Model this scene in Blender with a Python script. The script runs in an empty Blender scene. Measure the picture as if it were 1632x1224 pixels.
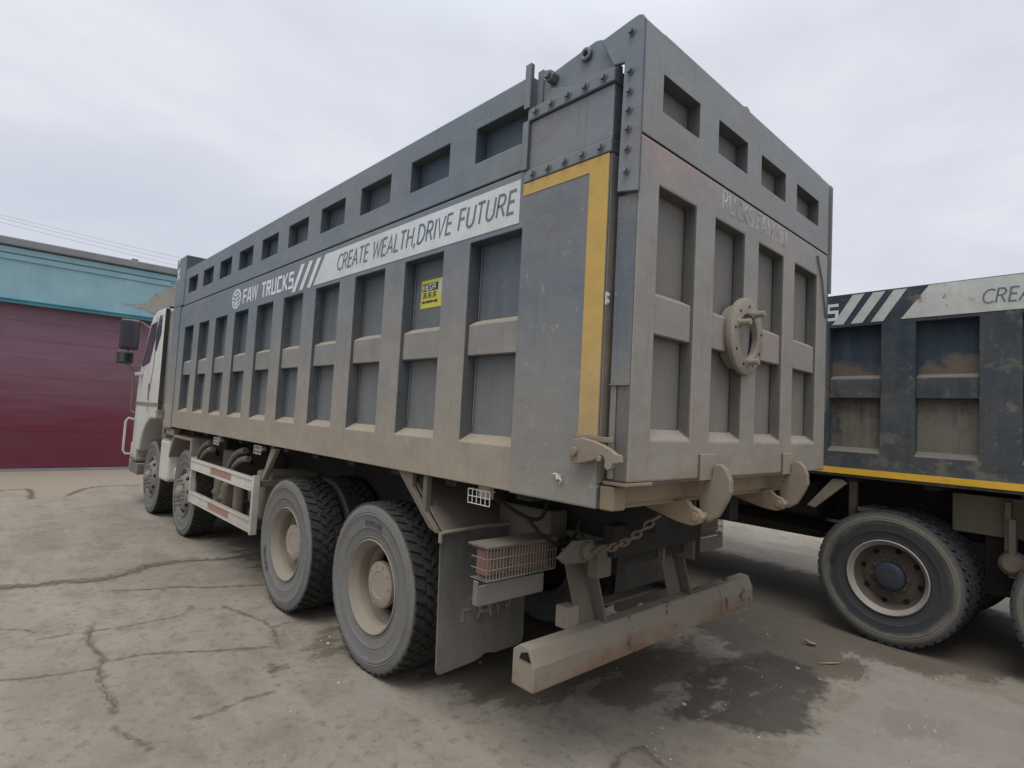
import bpy, bmesh, math, random
import numpy as np
from mathutils import Vector, Matrix
R = math.radians
random.seed(7)
S = bpy.context.scene
COL = S.collection

# ------------------------------------------------------------------ camera
cam_d = bpy.data.cameras.new('camera')
cam = bpy.data.objects.new('camera', cam_d); COL.objects.link(cam)
cam_d.sensor_fit = 'HORIZONTAL'; cam_d.sensor_width = 36.0
cam_d.lens = 36.0 * 910.0 / 1632.0
cam_d.clip_start = 0.05; cam_d.clip_end = 3000
yaw, pitch, roll = 0.752737479, 0.0587553744, -0.0527561662
fwd = Vector((math.cos(yaw)*math.cos(pitch), -math.sin(yaw)*math.cos(pitch), math.sin(pitch)))
right = Vector((-math.sin(yaw), -math.cos(yaw), 0))
down = fwd.cross(right)
r2 = math.cos(roll)*right + math.sin(roll)*down
d2 = -math.sin(roll)*right + math.cos(roll)*down
m = Matrix((r2, -d2, -fwd)).transposed().to_4x4()
m.translation = Vector((0, 0, 1.66))
cam.matrix_world = m
S.camera = cam

# ------------------------------------------------------------------ sky and sun
SUN_EL, SUN_AZ = R(66), R(115)      # azimuth measured from +X towards +Y
w = bpy.data.worlds.new('World'); S.world = w; w.use_nodes = True
nt = w.node_tree; nt.nodes.clear()
def wn(t, **k):
    n = nt.nodes.new(t)
    for a, b in k.items(): setattr(n, a, b)
    return n
out = wn('ShaderNodeOutputWorld'); bg = wn('ShaderNodeBackground')
sky = wn('ShaderNodeTexSky', sky_type='NISHITA', sun_disc=False, sun_elevation=SUN_EL, sun_rotation=R(90)-SUN_AZ, dust_density=4.0, air_density=1.0)
tc = wn('ShaderNodeTexCoord'); sep = wn('ShaderNodeSeparateXYZ')
nt.links.new(tc.outputs['Generated'], sep.inputs[0])
ad = wn('ShaderNodeMath', operation='ADD'); ad.inputs[1].default_value = 0.22
mx = wn('ShaderNodeMath', operation='MAXIMUM'); mx.inputs[1].default_value = 0.05
nt.links.new(sep.outputs[2], ad.inputs[0]); nt.links.new(ad.outputs[0], mx.inputs[0])
dx = wn('ShaderNodeMath', operation='DIVIDE'); dy = wn('ShaderNodeMath', operation='DIVIDE')
nt.links.new(sep.outputs[0], dx.inputs[0]); nt.links.new(mx.outputs[0], dx.inputs[1])
nt.links.new(sep.outputs[1], dy.inputs[0]); nt.links.new(mx.outputs[0], dy.inputs[1])
cb = wn('ShaderNodeCombineXYZ'); nt.links.new(dx.outputs[0], cb.inputs[0]); nt.links.new(dy.outputs[0], cb.inputs[1])
mp = wn('ShaderNodeMapping'); mp.inputs['Scale'].default_value = (1.0, 0.7, 1); mp.inputs['Rotation'].default_value = (0, 0, R(40)); mp.inputs['Location'].default_value = (3.1, 1.7, 0)
nt.links.new(cb.outputs[0], mp.inputs[0])
nz = wn('ShaderNodeTexNoise'); nz.inputs['Scale'].default_value = 0.85; nz.inputs['Detail'].default_value = 8; nz.inputs['Roughness'].default_value = 0.56
nz.inputs['Distortion'].default_value = 0.5
nt.links.new(mp.outputs[0], nz.inputs['Vector'])
cr = wn('ShaderNodeValToRGB')
e = cr.color_ramp.elements
e[0].position = 0.30; e[0].color = (0.53, 0.56, 0.64, 1)
e[1].position = 0.72; e[1].color = (0.76, 0.775, 0.81, 1)
x = e.new(0.5); x.color = (0.60, 0.625, 0.70, 1)
nt.links.new(nz.outputs['Fac'], cr.inputs[0])
# an overcast sky is brighter overhead than near the horizon
el = wn('ShaderNodeMapRange'); el.inputs[1].default_value = 0.55; el.inputs[2].default_value = 1.0; el.inputs[3].default_value = 1.0; el.inputs[4].default_value = 2.5
nt.links.new(sep.outputs[2], el.inputs[0])
ml = wn('ShaderNodeMixRGB', blend_type='MULTIPLY'); ml.inputs[0].default_value = 1
nt.links.new(cr.outputs[0], ml.inputs[1]); nt.links.new(el.outputs[0], ml.inputs[2])
sk = wn('ShaderNodeMixRGB', blend_type='MULTIPLY'); sk.inputs[0].default_value = 1; sk.inputs[2].default_value = (0.1, 0.1, 0.1, 1)
nt.links.new(sky.outputs[0], sk.inputs[1])
mixs = wn('ShaderNodeMixRGB'); mixs.inputs[0].default_value = 0.93
nt.links.new(sk.outputs[0], mixs.inputs[1]); nt.links.new(ml.outputs[0], mixs.inputs[2])
nt.links.new(mixs.outputs[0], bg.inputs[0]); bg.inputs[1].default_value = 1.0
nt.links.new(bg.outputs[0], out.inputs[0])
sd = bpy.data.lights.new('sun', 'SUN'); sun = bpy.data.objects.new('sun', sd); COL.objects.link(sun)
sd.energy = 1.1; sd.angle = R(30); sd.color = (1.0, 0.96, 0.9)
sv = Vector((math.cos(SUN_EL)*math.cos(SUN_AZ), math.cos(SUN_EL)*math.sin(SUN_AZ), math.sin(SUN_EL)))
sun.rotation_euler = sv.to_track_quat('Z', 'Y').to_euler()
S.view_settings.view_transform = 'Standard'; S.view_settings.look = 'None'
S.view_settings.exposure = 0.24; S.view_settings.gamma = 1.0
S.view_settings.use_curve_mapping = False

# ------------------------------------------------------------------ materials
class NT:
    def __init__(s, name):
        s.m = bpy.data.materials.new(name); s.m.use_nodes = True; s.t = s.m.node_tree
        s.b = s.t.nodes['Principled BSDF']
        s.co = s.n('ShaderNodeTexCoord').outputs['Object']
    def n(s, t, **k):
        x = s.t.nodes.new(t)
        for a, b in k.items(): setattr(x, a, b)
        return x
    def l(s, a, b):
        if isinstance(a, (int, float)): b.default_value = a
        elif isinstance(a, tuple): b.default_value = a if len(a) == 4 else (*a, 1)
        else: s.t.links.new(a, b)
    def math(s, op, a, b=0.0, clamp=False):
        x = s.n('ShaderNodeMath', operation=op); x.use_clamp = clamp
        s.l(a, x.inputs[0]); s.l(b, x.inputs[1]); return x.outputs[0]
    def noise(s, scale, detail=5, rough=0.55, stretch=None, loc=(0, 0, 0), dist=0.0):
        mp = s.n('ShaderNodeMapping'); s.t.links.new(s.co, mp.inputs[0])
        mp.inputs['Scale'].default_value = stretch or (1, 1, 1); mp.inputs['Location'].default_value = loc
        x = s.n('ShaderNodeTexNoise'); x.inputs['Scale'].default_value = scale; x.inputs['Detail'].default_value = detail
        x.inputs['Roughness'].default_value = rough; x.inputs['Distortion'].default_value = dist
        s.t.links.new(mp.outputs[0], x.inputs['Vector']); return x.outputs['Fac']
    def rng(s, v, a, b, c=0.0, d=1.0):
        x = s.n('ShaderNodeMapRange'); s.l(v, x.inputs[0])
        for i, q in enumerate((a, b, c, d)): s.l(q, x.inputs[i+1])
        return x.outputs[0]
    def mix(s, f, a, b):
        x = s.n('ShaderNodeMixRGB'); s.l(f, x.inputs[0]); s.l(a, x.inputs[1]); s.l(b, x.inputs[2]); return x.outputs[0]
    def xyz(s):
        x = s.n('ShaderNodeSeparateXYZ'); s.t.links.new(s.co, x.inputs[0]); return x.outputs
    def up(s):
        g = s.n('ShaderNodeNewGeometry'); x = s.n('ShaderNodeSeparateXYZ'); s.t.links.new(g.outputs['Normal'], x.inputs[0]); return x.outputs[2]
    def bump(s, h, strength=0.3, dist=0.01):
        x = s.n('ShaderNodeBump'); x.inputs['Strength'].default_value = strength; x.inputs['Distance'].default_value = dist
        s.l(h, x.inputs['Height']); s.t.links.new(x.outputs[0], s.b.inputs['Normal'])
    def fin(s, col, rough=0.8, spec=0.3, metal=0.0):
        s.l(col, s.b.inputs['Base Color']); s.l(rough, s.b.inputs['Roughness'])
        s.b.inputs['Specular IOR Level'].default_value = spec; s.b.inputs['Metallic'].default_value = metal
        return s.m

DUST = (0.335, 0.285, 0.218); DUST2 = (0.235, 0.205, 0.165)
def paint(name, base, dust=DUST, z0=1.0, z1=3.6, lo=0.95, hi=0.1, blot=0.5, streak=0.35, rust=0.0, base2=None, spots=0.0, rough=0.55, chips=None, chipamt=0.0, ledge=0.85, shade_axis=None, rustz=None, shadecol=(0.062, 0.080, 0.095)):
    t = NT(name)
    z = t.xyz()[2]
    g = t.rng(z, z0, z1, lo, hi)
    n1 = t.noise(1.3, 8, 0.6); n2 = t.noise(2.2, 6, 0.65, stretch=(6, 6, 0.55)); n3 = t.noise(38, 3, 0.6)
    d = t.math('ADD', g, t.math('MULTIPLY', t.math('SUBTRACT', n1, 0.5), blot*2))
    d = t.math('ADD', d, t.math('MULTIPLY', t.math('SUBTRACT', n2, 0.5), streak*2))
    d = t.math('ADD', d, t.math('MULTIPLY', t.math('SUBTRACT', n3, 0.5), 0.25))
    d = t.math('ADD', d, t.math('MULTIPLY', t.rng(t.up(), 0.35, 0.8), ledge), True)
    if shade_axis is not None:     # recess shade put into the colour
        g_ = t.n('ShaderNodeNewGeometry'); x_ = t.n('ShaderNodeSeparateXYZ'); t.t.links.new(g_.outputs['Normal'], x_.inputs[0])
        shade = t.math('MAXIMUM', t.rng(t.math('ABSOLUTE', x_.outputs[shade_axis]), .6, .9), t.rng(x_.outputs[2], -.5, -.9))
        d = t.math('MULTIPLY', d, t.math('SUBTRACT', 1.0, t.math('MULTIPLY', shade, .75)))
    b = base
    if base2: b = t.mix(t.rng(t.noise(0.9, 4, 0.5, loc=(7, 3, 1)), 0.42, 0.6), base, base2)
    if shade_axis is not None: b = t.mix(shade, b, shadecol)
    dc = t.mix(t.noise(3.5, 6, 0.6, loc=(1, 5, 2)), dust, tuple(c*0.72 for c in dust))
    c = t.mix(d, b, dc)
    if shade_axis is not None:
        run = t.noise(3.0, 7, .7, stretch=(9, 9, .35), loc=(2, 6, 3))
        c = t.mix(t.math('MULTIPLY', t.rng(run, .60, .72), .35), c, (0.17, 0.125, 0.085))
        run2 = t.noise(4.0, 6, .65, stretch=(7, 7, .5), loc=(8, 1, 7))
        c = t.mix(t.math('MULTIPLY', t.rng(run2, .58, .74), .35), c, (0.085, 0.092, 0.10))
        scr = t.noise(9, 7, .8, stretch=(.6, .6, 3.0), loc=(1, 1, 1))
        c = t.mix(t.math('MULTIPLY', t.rng(scr, .66, .72), .4), c, (0.36, 0.34, 0.31))
    if chips:
        k = t.math('MULTIPLY', t.rng(t.noise(5, 9, 0.72, loc=(3, 9, 4)), 0.60-chipamt, 0.66-chipamt), t.rng(t.noise(0.8, 3, 0.5, loc=(8, 1, 1)), 0.38, 0.55))
        c = t.mix(k, c, chips)
    if spots:
        c = t.mix(t.math('MULTIPLY', t.rng(t.noise(22, 4, 0.7, loc=(2, 2, 9)), 0.62, 0.72), spots), c, tuple(min(1, q*1.5) for q in dust))
    if rust:
        k = t.noise(2.6, 8, 0.7, loc=(4, 4, 4))
        if rustz: k = t.math('ADD', k, t.rng(z, rustz[0], rustz[1], .22, -.12))
        k = t.math('MULTIPLY', t.rng(k, 0.52, 0.68), rust)
        c = t.mix(k, c, (0.20, 0.085, 0.035))
    dent = t.noise(3.2, 3, .5, loc=(6, 6, 6))
    n0 = t.noise(1.1, 3, .45, loc=(3, 1, 8))
    t.bump(t.math('ADD', t.math('ADD', t.math('MULTIPLY', n0, 2.2), t.math('MULTIPLY', dent, 1.2)), t.math('MULTIPLY', n3, 0.06)), 0.5, 0.03)
    return t.fin(c, t.rng(d, 0, 1, rough, 0.92), 0.35)

M = {}
SLATE = (0.150, 0.182, 0.212)
M['bed'] = paint('slate_paint_dusty', SLATE, (0.345, 0.298, 0.230), 1.25, 2.75, 1.15, 0.06, 0.46, 0.30, spots=0.2, rust=0.14, shade_axis=0)
M['extpanel'] = paint('slate_paint_upper_recess_shade', (0.055, 0.080, 0.112), (0.24, 0.225, 0.19), 1.3, 2.8, 0.55, 0.06, 0.45, 0.3)  # upper pocket skins coloured darker still, deepening the shade inside them
M['bedpanel'] = paint('slate_paint_recess_shade', (0.088, 0.112, 0.138), (0.25, 0.235, 0.20), 1.3, 2.8, 0.68, 0.08, 0.45, 0.42, spots=0.35, ledge=0.95)  # pocket skin darker than the ribs, recess shade put into its colour
M['plate'] = paint('slate_paint_spotted', (0.14, 0.160, 0.18), (0.315, 0.282, 0.228), 1.2, 2.4, 0.95, 0.08, 0.3, 0.28, spots=0.5, rust=0.12, shade_axis=0)
M['gate'] = paint('gate_paint_dusty', (0.265, 0.262, 0.255), (0.335, 0.298, 0.24), 1.3, 3.0, 1.0, 0.10, 0.35, 0.3, base2=(0.355, 0.265, 0.255), spots=0.2, rust=0.22, rustz=(1.45, 1.75), shade_axis=1, shadecol=(0.088, 0.093, 0.090))
M['gateup'] = paint('gate_upper_paint', (0.23, 0.245, 0.25), DUST, 2.6, 3.6, 0.35, 0.06, 0.35, 0.25, spots=0.15, shade_axis=1, shadecol=(0.080, 0.089, 0.092))
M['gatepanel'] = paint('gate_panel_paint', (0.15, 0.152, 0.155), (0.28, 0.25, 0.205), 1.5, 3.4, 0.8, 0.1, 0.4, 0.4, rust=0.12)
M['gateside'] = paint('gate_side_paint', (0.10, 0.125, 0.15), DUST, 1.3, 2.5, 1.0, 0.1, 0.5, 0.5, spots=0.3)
M['mud'] = paint('mud_coated_steel', (0.09, 0.080, 0.065), (0.17, 0.147, 0.115), 0.3, 1.4, 0.8, 0.75, 0.4, 0.2, rust=0.12, rough=0.9)
M['mudlt'] = paint('pale_mud_coated_steel', (0.19, 0.165, 0.13), (0.275, 0.238, 0.182), 0.3, 1.4, 0.85, 0.85, 0.5, 0.2, rust=0.35, rough=0.9)
M['sill'] = paint('rusty_sill', (0.24, 0.17, 0.10), (0.29, 0.235, 0.165), 1.2, 1.5, 0.7, 0.7, 0.5, 0.3, rust=0.6, rough=0.9)
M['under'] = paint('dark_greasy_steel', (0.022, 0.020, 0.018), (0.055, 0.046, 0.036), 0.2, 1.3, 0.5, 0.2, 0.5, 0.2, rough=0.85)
M['bumper'] = paint('worn_bumper_steel', (0.24, 0.205, 0.155), (0.27, 0.235, 0.18), 0.3, 0.7, 0.5, 0.7, 0.4, 0.2, rust=0.5, rustz=(.42, .58), chips=(0.05, 0.045, 0.04), chipamt=0.02, rough=0.85)
M['flap'] = paint('mud_flap_rubber', (0.06, 0.06, 0.057), (0.19, 0.178, 0.155), 0.2, 1.2, 0.85, 0.35, 0.45, 0.55, rough=0.8)
M['intake'] = paint('dull_cream_plastic', (0.30, 0.31, 0.25), DUST2, 1.0, 3.2, 0.5, 0.2, 0.5, 0.3)
M['postface'] = paint('dusty_post_face', (0.10, 0.12, 0.14), (0.27, 0.215, 0.145), 2.0, 3.1, 0.95, 0.05, 0.4, 0.3)
M['cream'] = paint('cream_cab_paint', (0.66, 0.655, 0.60), DUST, 1.0, 3.0, 0.42, 0.02, 0.3, 0.2, rough=0.4)
M['guard'] = paint('white_guard_paint', (0.62, 0.60, 0.54), DUST, 0.3, 1.1, 0.55, 0.15, 0.5, 0.3, rust=0.2, rough=0.5)
M['redtape'] = paint('faded_red_tape', (0.40, 0.13, 0.11), DUST, 0.3, 1.3, 0.60, 0.45, 0.35, 0.2, rough=0.5)
M['yellow'] = paint('yellow_tape', (0.52, 0.33, 0.075), DUST, 1.4, 2.6, 0.85, 0.02, 0.35, 0.25, rough=0.5)
M['yellowB'] = paint('bright_yellow_tape', (0.72, 0.42, 0.03), DUST, 1.2, 1.5, 0.1, 0.05, 0.2, 0.1, rough=0.5)
M['white'] = paint('white_vinyl', (0.60, 0.62, 0.62), DUST, 2.5, 3.2, 0.18, 0.05, 0.25, 0.2, rough=0.4, ledge=0)
M['whitetxt'] = paint('white_lettering', (0.68, 0.70, 0.71), DUST, 2.5, 3.2, 0.1, 0.05, 0.1, 0.1, rough=0.4, ledge=0)
M['bluetxt'] = paint('grey_blue_lettering', (0.10, 0.15, 0.19), DUST, 2.5, 3.2, 0.15, 0.05, 0.2, 0.2, rough=0.5, ledge=0)
M['whiteB'] = paint('scuffed_white_vinyl', (0.55, 0.57, 0.54), (0.34, 0.31, 0.24), 2.5, 3.3, 0.3, 0.1, 0.4, 0.3, rough=0.5, chips=(0.16, 0.12, 0.08), chipamt=0.0, ledge=0)
M['sticker'] = paint('yellow_sticker', (0.60, 0.56, 0.06), DUST, 2.0, 3.0, 0.1, 0.05, 0.2, 0.1, rough=0.4, ledge=0)
M['black'] = paint('black_print', (0.03, 0.03, 0.035), DUST, 2.0, 3.0, 0.1, 0.05, 0.1, 0.1, ledge=0)
M['navy'] = paint('navy_paint_dirty', (0.026, 0.040, 0.056), (0.17, 0.155, 0.125), 1.2, 2.9, 0.40, 0.06, 0.6, 0.3, chips=(0.13, 0.125, 0.105), chipamt=0.06, spots=0.4, rough=0.65)
M['navypanel'] = None
def navypanel():
    t = NT('navy_recess_mud'); z = t.xyz()[2]
    n = t.noise(2.2, 9, .68, loc=(2, 0, 5)); n2 = t.noise(5, 9, .75, loc=(6, 1, 2)); st = t.noise(3, 6, .6, stretch=(5, 5, .5))
    base = t.mix(t.rng(st, .45, .7), (0.024, 0.043, 0.066), (0.05, 0.068, 0.085))
    # brown mud heaped on the lower half of the upper pockets
    a = t.math('ADD', t.rng(z, 2.30, 2.60, .62, .10), t.math('MULTIPLY', t.math('SUBTRACT', n, .5), 1.5))
    c = t.mix(t.math('MULTIPLY', t.rng(a, .42, .56), .85), base, t.mix(n2, (0.105, 0.085, 0.065), (0.20, 0.155, 0.112)))
    # pale dried mud over the lower pockets
    b_ = t.math('ADD', t.rng(z, 2.02, 2.10, .55, -.4), t.math('MULTIPLY', t.math('SUBTRACT', t.math('MULTIPLY', t.math('ADD', n2, st), .5), .5), 3.0))
    c = t.mix(t.math('MULTIPLY', t.rng(b_, .36, .62), .80), c, t.mix(n, (0.20, 0.185, 0.15), (0.14, 0.14, 0.125)))
    c = t.mix(.10, c, (0.20, 0.185, 0.155))
    t.bump(n2, .4, .02)
    return t.fin(c, .9, .15)
M['navypanel'] = navypanel()
M['blackplastic'] = paint('black_plastic', (0.015, 0.016, 0.018), DUST, 0, 3.2, 0.3, 0.1, 0.2, 0.1, rough=0.4)
M['hose'] = paint('dusty_pipe', (0.12, 0.12, 0.11), DUST2, 0.5, 1.5, 0.6, 0.5, 0.3, 0.2)
M['lamp'] = paint('dusty_lamp_lens', (0.25, 0.07, 0.055), (0.21, 0.155, 0.125), 0.5, 1.4, 0.78, 0.72, 0.2, 0.2, rough=0.35)
M['marker'] = paint('dusty_marker_lens', (0.45, 0.35, 0.28), DUST, 0.5, 1.4, 0.5, 0.5, 0.2, 0.2, rough=0.3)
M['wire'] = paint('pale_wire', (0.62, 0.60, 0.56), DUST, 0.4, 1.4, 0.3, 0.1, 0.2, 0.1, rough=0.5)
M['rustchain'] = paint('rusty_chain', (0.12, 0.085, 0.06), (0.19, 0.15, 0.11), 0.5, 1.4, 0.6, 0.6, 0.5, 0.2, rust=0.45, rough=0.9)
M['brown'] = paint('brown_tank', (0.26, 0.14, 0.09), DUST, 1.0, 3.0, 0.4, 0.2, 0.5, 0.3, rust=0.4)

def glass(name, col):
    t = NT(name); n = t.noise(4, 5)
    return t.fin(t.mix(n, col, tuple(c*1.5 for c in col)), 0.12, 0.6)
M['glass'] = glass('dark_window_glass', (0.05, 0.045, 0.06))
t = NT('mirror_glass'); M['mirrorglass'] = t.fin((0.35, 0.37, 0.38), 0.08, 0.5, 1.0)

def tyre_mat(name, side, tread, ring=None):
    t = NT(name); o = t.xyz()
    r = t.math('SQRT', t.math('ADD', t.math('MULTIPLY', o[0], o[0]), t.math('MULTIPLY', o[2], o[2])))
    n = t.noise(9, 8, 0.65); nf = t.noise(45, 3, 0.6)
    rr = t.math('ADD', r, t.math('MULTIPLY', t.math('SUBTRACT', n, 0.5), 0.03))
    sc = t.mix(n, tuple(c*0.78 for c in side), tuple(c*1.18 for c in side))
    sc = t.mix(t.math('MULTIPLY', t.rng(t.noise(3.2, 7, .7, loc=(5, 5, 1)), .46, .64), .55), sc, (0.155, 0.130, 0.098))
    sc = t.mix(t.math('MULTIPLY', t.rng(t.noise(14, 5, .7, stretch=(1, 1, 1), loc=(9, 0, 1)), .60, .70), .5), sc, tuple(c*.5 for c in side))
    if ring:
        sc = t.mix(t.rng(t.math('ADD', rr, t.math('MULTIPLY', t.math('SUBTRACT', t.noise(5, 6, .7, loc=(2, 0, 1)), .5), .10)), 0.435, 0.485), ring, sc)
        sc = t.mix(t.math('MULTIPLY', t.rng(rr, 0.505, 0.52), 0.7), sc, ring)
    tr = t.mix(t.rng(n, 0.35, 0.75), tread, tuple(c*2.3 for c in tread))
    c = t.mix(t.rng(rr, 0.532, 0.545), sc, tr)
    rings = t.math('SINE', t.math('MULTIPLY', r, 190.0))
    t.bump(t.math('ADD', t.math('MULTIPLY', rings, 0.08), t.math('ADD', nf, n)), 0.35, 0.006)
    return t.fin(c, 0.9, 0.25)
M['tyre'] = tyre_mat('dusty_tyre_rubber', (0.160, 0.160, 0.152), (0.030, 0.028, 0.025))
M['tyreB'] = tyre_mat('grimy_tyre_rubber', (0.175, 0.165, 0.138), (0.030, 0.031, 0.033), (0.050, 0.052, 0.054))
M['tyremark'] = tyre_mat('tyre_marks', (0.105, 0.105, 0.10), (0.03, 0.03, 0.03))
M['tyremarkB'] = tyre_mat('grimy_tyre_marks', (0.045, 0.045, 0.045), (0.03, 0.03, 0.03))
def wheelmat(name, base, dust, amt, rust=0.0, rough=0.8):
    t = NT(name); n = t.noise(6, 8, 0.65); n2 = t.noise(30, 4)
    d = t.math('ADD', amt, t.math('MULTIPLY', t.math('SUBTRACT', n, 0.5), 1.1), True)
    c = t.mix(d, base, t.mix(n2, dust, tuple(q*0.8 for q in dust)))
    if rust: c = t.mix(t.math('MULTIPLY', t.rng(t.noise(4, 6, 0.7, loc=(3, 3, 3)), 0.5, 0.65), rust), c, (0.12, 0.055, 0.03))
    t.bump(t.math('ADD', n, t.math('MULTIPLY', n2, 0.3)), 0.3, 0.006)
    return t.fin(c, rough, 0.3)
M['rim'] = wheelmat('dusty_rim', (0.22, 0.195, 0.155), (0.30, 0.255, 0.195), 0.6)
M['hub'] = wheelmat('dusty_hub', (0.28, 0.235, 0.19), (0.33, 0.28, 0.225), 0.7)
M['rimF'] = wheelmat('grey_steel_rim', (0.20, 0.195, 0.18), (0.25, 0.225, 0.18), 0.5)
M['rimB'] = wheelmat('brown_rim', (0.075, 0.060, 0.048), (0.145, 0.118, 0.088), 0.45, rust=0.2)
M['rimBe'] = wheelmat('bare_rim_edge', (0.31, 0.29, 0.26), (0.25, 0.21, 0.16), 0.3, rough=0.5)
M['hubB'] = wheelmat('navy_hub', (0.025, 0.035, 0.05), (0.12, 0.10, 0.08), 0.12, rough=0.5)
M['hole'] = wheelmat('black_hole', (0.008, 0.008, 0.008), (0.02, 0.018, 0.015), 0.2)

# ------------------------------------------------------------------ mesh helper
class MB:
    def __init__(s): s.v = []; s.f = []; s.mi = []; s.cur = 0
    def add(s, vs, fs):
        o = len(s.v); s.v += [tuple(v) for v in vs]
        for f in fs: s.f.append([o+i for i in f]); s.mi.append(s.cur)
        return s
    def box(s, x0, x1, y0, y1, z0, z1):
        if x0 > x1: x0, x1 = x1, x0
        if y0 > y1: y0, y1 = y1, y0
        if z0 > z1: z0, z1 = z1, z0
        return s.add([(x0,y0,z0),(x1,y0,z0),(x1,y1,z0),(x0,y1,z0),(x0,y0,z1),(x1,y0,z1),(x1,y1,z1),(x0,y1,z1)],
                     [(3,2,1,0),(4,5,6,7),(0,1,5,4),(1,2,6,5),(2,3,7,6),(3,0,4,7)])
    def hexa(s, p):   # 8 points, bottom 4 then top 4
        return s.add(p, [(3,2,1,0),(4,5,6,7),(0,1,5,4),(1,2,6,5),(2,3,7,6),(3,0,4,7)])
    def prism(s, poly, ax, a, b):
        """polygon in the plane perpendicular to axis ax ('x': (y,z), 'y': (x,z), 'z': (x,y)) extruded a..b"""
        def P(u, v, w):
            return {'x': (w, u, v), 'y': (u, w, v), 'z': (u, v, w)}[ax]
        n = len(poly)
        vs = [P(u, v, a) for u, v in poly] + [P(u, v, b) for u, v in poly]
        fs = [list(range(n))[::-1], list(range(n, 2*n))] + [(i, (i+1) % n, n+(i+1) % n, n+i) for i in range(n)]
        return s.add(vs, fs)
    def cyl(s, p0, p1, r0, r1=None, n=16, cap=True):
        r1 = r0 if r1 is None else r1
        p0 = Vector(p0); p1 = Vector(p1); d = (p1-p0).normalized()
        a = d.orthogonal().normalized(); b = d.cross(a)
        vs = []
        for p, r in ((p0, r0), (p1, r1)):
            for i in range(n):
                t = 2*math.pi*(i+.5)/n; vs.append(p + a*math.cos(t)*r + b*math.sin(t)*r)
        fs = [(i, (i+1) % n, n+(i+1) % n, n+i) for i in range(n)]
        if cap: fs += [list(range(n))[::-1], list(range(n, 2*n))]
        return s.add(vs, fs)
    def tube(s, pts, r, n=8):
        pts = [Vector(p) for p in pts]; rings = []
        up = None; vs = []
        for i, p in enumerate(pts):
            d = (pts[min(i+1, len(pts)-1)] - pts[max(i-1, 0)]).normalized()
            if up is None: up = d.orthogonal().normalized()
            up = (up - d*up.dot(d)).normalized(); b = d.cross(up)
            for k in range(n):
                t = 2*math.pi*k/n; vs.append(p + up*math.cos(t)*r + b*math.sin(t)*r)
        fs = []
        for i in range(len(pts)-1):
            for k in range(n): fs.append((i*n+k, i*n+(k+1) % n, (i+1)*n+(k+1) % n, (i+1)*n+k))
        fs += [list(range(n))[::-1], list(range((len(pts)-1)*n, len(pts)*n))]
        return s.add(vs, fs)
    def lathe(s, prof, n=64, c=(0, 0, 0), closed=False):
        """profile of (r, y) turned about the Y axis"""
        vs = []
        for r, y in prof:
            for i in range(n):
                t = 2*math.pi*i/n; vs.append((c[0]+r*math.cos(t), c[1]+y, c[2]+r*math.sin(t)))
        k = len(prof); fs = []
        for j in range(k if closed else k-1):
            for i in range(n):
                a, b = j, (j+1) % k
                fs.append((a*n+i, a*n+(i+1) % n, b*n+(i+1) % n, b*n+i))
        return s.add(vs, fs)
    def ribbon(s, pts, w, P, th=0.0015, base=0.0):
        """flat stroke of width w along 2-D points; P(u,v,h) maps to 3-D"""
        n = len(pts); L = []; Rr = []
        for i in range(n):
            a = Vector(pts[max(i-1, 0)]); b = Vector(pts[i]); c = Vector(pts[min(i+1, n-1)])
            d1 = (b-a) if i > 0 else (c-b); d2 = (c-b) if i < n-1 else (b-a)
            if d1.length < 1e-9: d1 = d2
            if d2.length < 1e-9: d2 = d1
            d1.normalize(); d2.normalize()
            n1 = Vector((-d1.y, d1.x)); n2 = Vector((-d2.y, d2.x)); mm = (n1+n2)
            if mm.length < 0.2: mm = n1
            mm.normalize(); k = min(1/max(mm.dot(n1), 0.4), 1.8)
            L.append(b + mm*w/2*k); Rr.append(b - mm*w/2*k)
        vs = []; fs = []
        for i in range(n):
            for h in (base, base+th):
                vs.append(P(L[i].x, L[i].y, h)); vs.append(P(Rr[i].x, Rr[i].y, h))
        for i in range(n-1):
            a = i*4; b = a+4
            fs += [(a+2, a+3, b+3, b+2), (a, b, b+1, a+1), (a, a+2, b+2, b), (a+1, b+1, b+3, a+3)]
        fs += [(0, 1, 3, 2), (4*n-4, 4*n-2, 4*n-1, 4*n-3)]
        return s.add(vs, fs)
    def lattice(s, us, vs, hole, P, d0, d1, lift=None):
        """plate with rectangular openings as one closed surface; us, vs breaks; hole(i, j) -> True for an opening; P(u, v, d); lift: rows j whose
        inner edge is raised (a sloping ledge)"""
        idx = {}; V = []; F = []
        nu, nv = len(us)-1, len(vs)-1
        def vid(i, j, k):
            if (i, j, k) not in idx:
                idx[(i, j, k)] = len(V); V.append(P(us[i], vs[j]+(lift.get(j, 0) if lift and k and 0 < i < nu else 0), d1 if k else d0))
            return idx[(i, j, k)]
        sol = lambda i, j: 0 <= i < nu and 0 <= j < nv and not hole(i, j)
        for i in range(nu):
            for j in range(nv):
                if not sol(i, j): continue
                for k in (0, 1): F.append((vid(i, j, k), vid(i+1, j, k), vid(i+1, j+1, k), vid(i, j+1, k)))
                if not sol(i-1, j): F.append((vid(i, j, 0), vid(i, j+1, 0), vid(i, j+1, 1), vid(i, j, 1)))
                if not sol(i+1, j): F.append((vid(i+1, j, 0), vid(i+1, j+1, 0), vid(i+1, j+1, 1), vid(i+1, j, 1)))
                if not sol(i, j-1): F.append((vid(i, j, 0), vid(i+1, j, 0), vid(i+1, j, 1), vid(i, j, 1)))
                if not sol(i, j+1): F.append((vid(i, j+1, 0), vid(i+1, j+1, 0), vid(i+1, j+1, 1), vid(i, j+1, 1)))
        return s.add(V, F)
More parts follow.
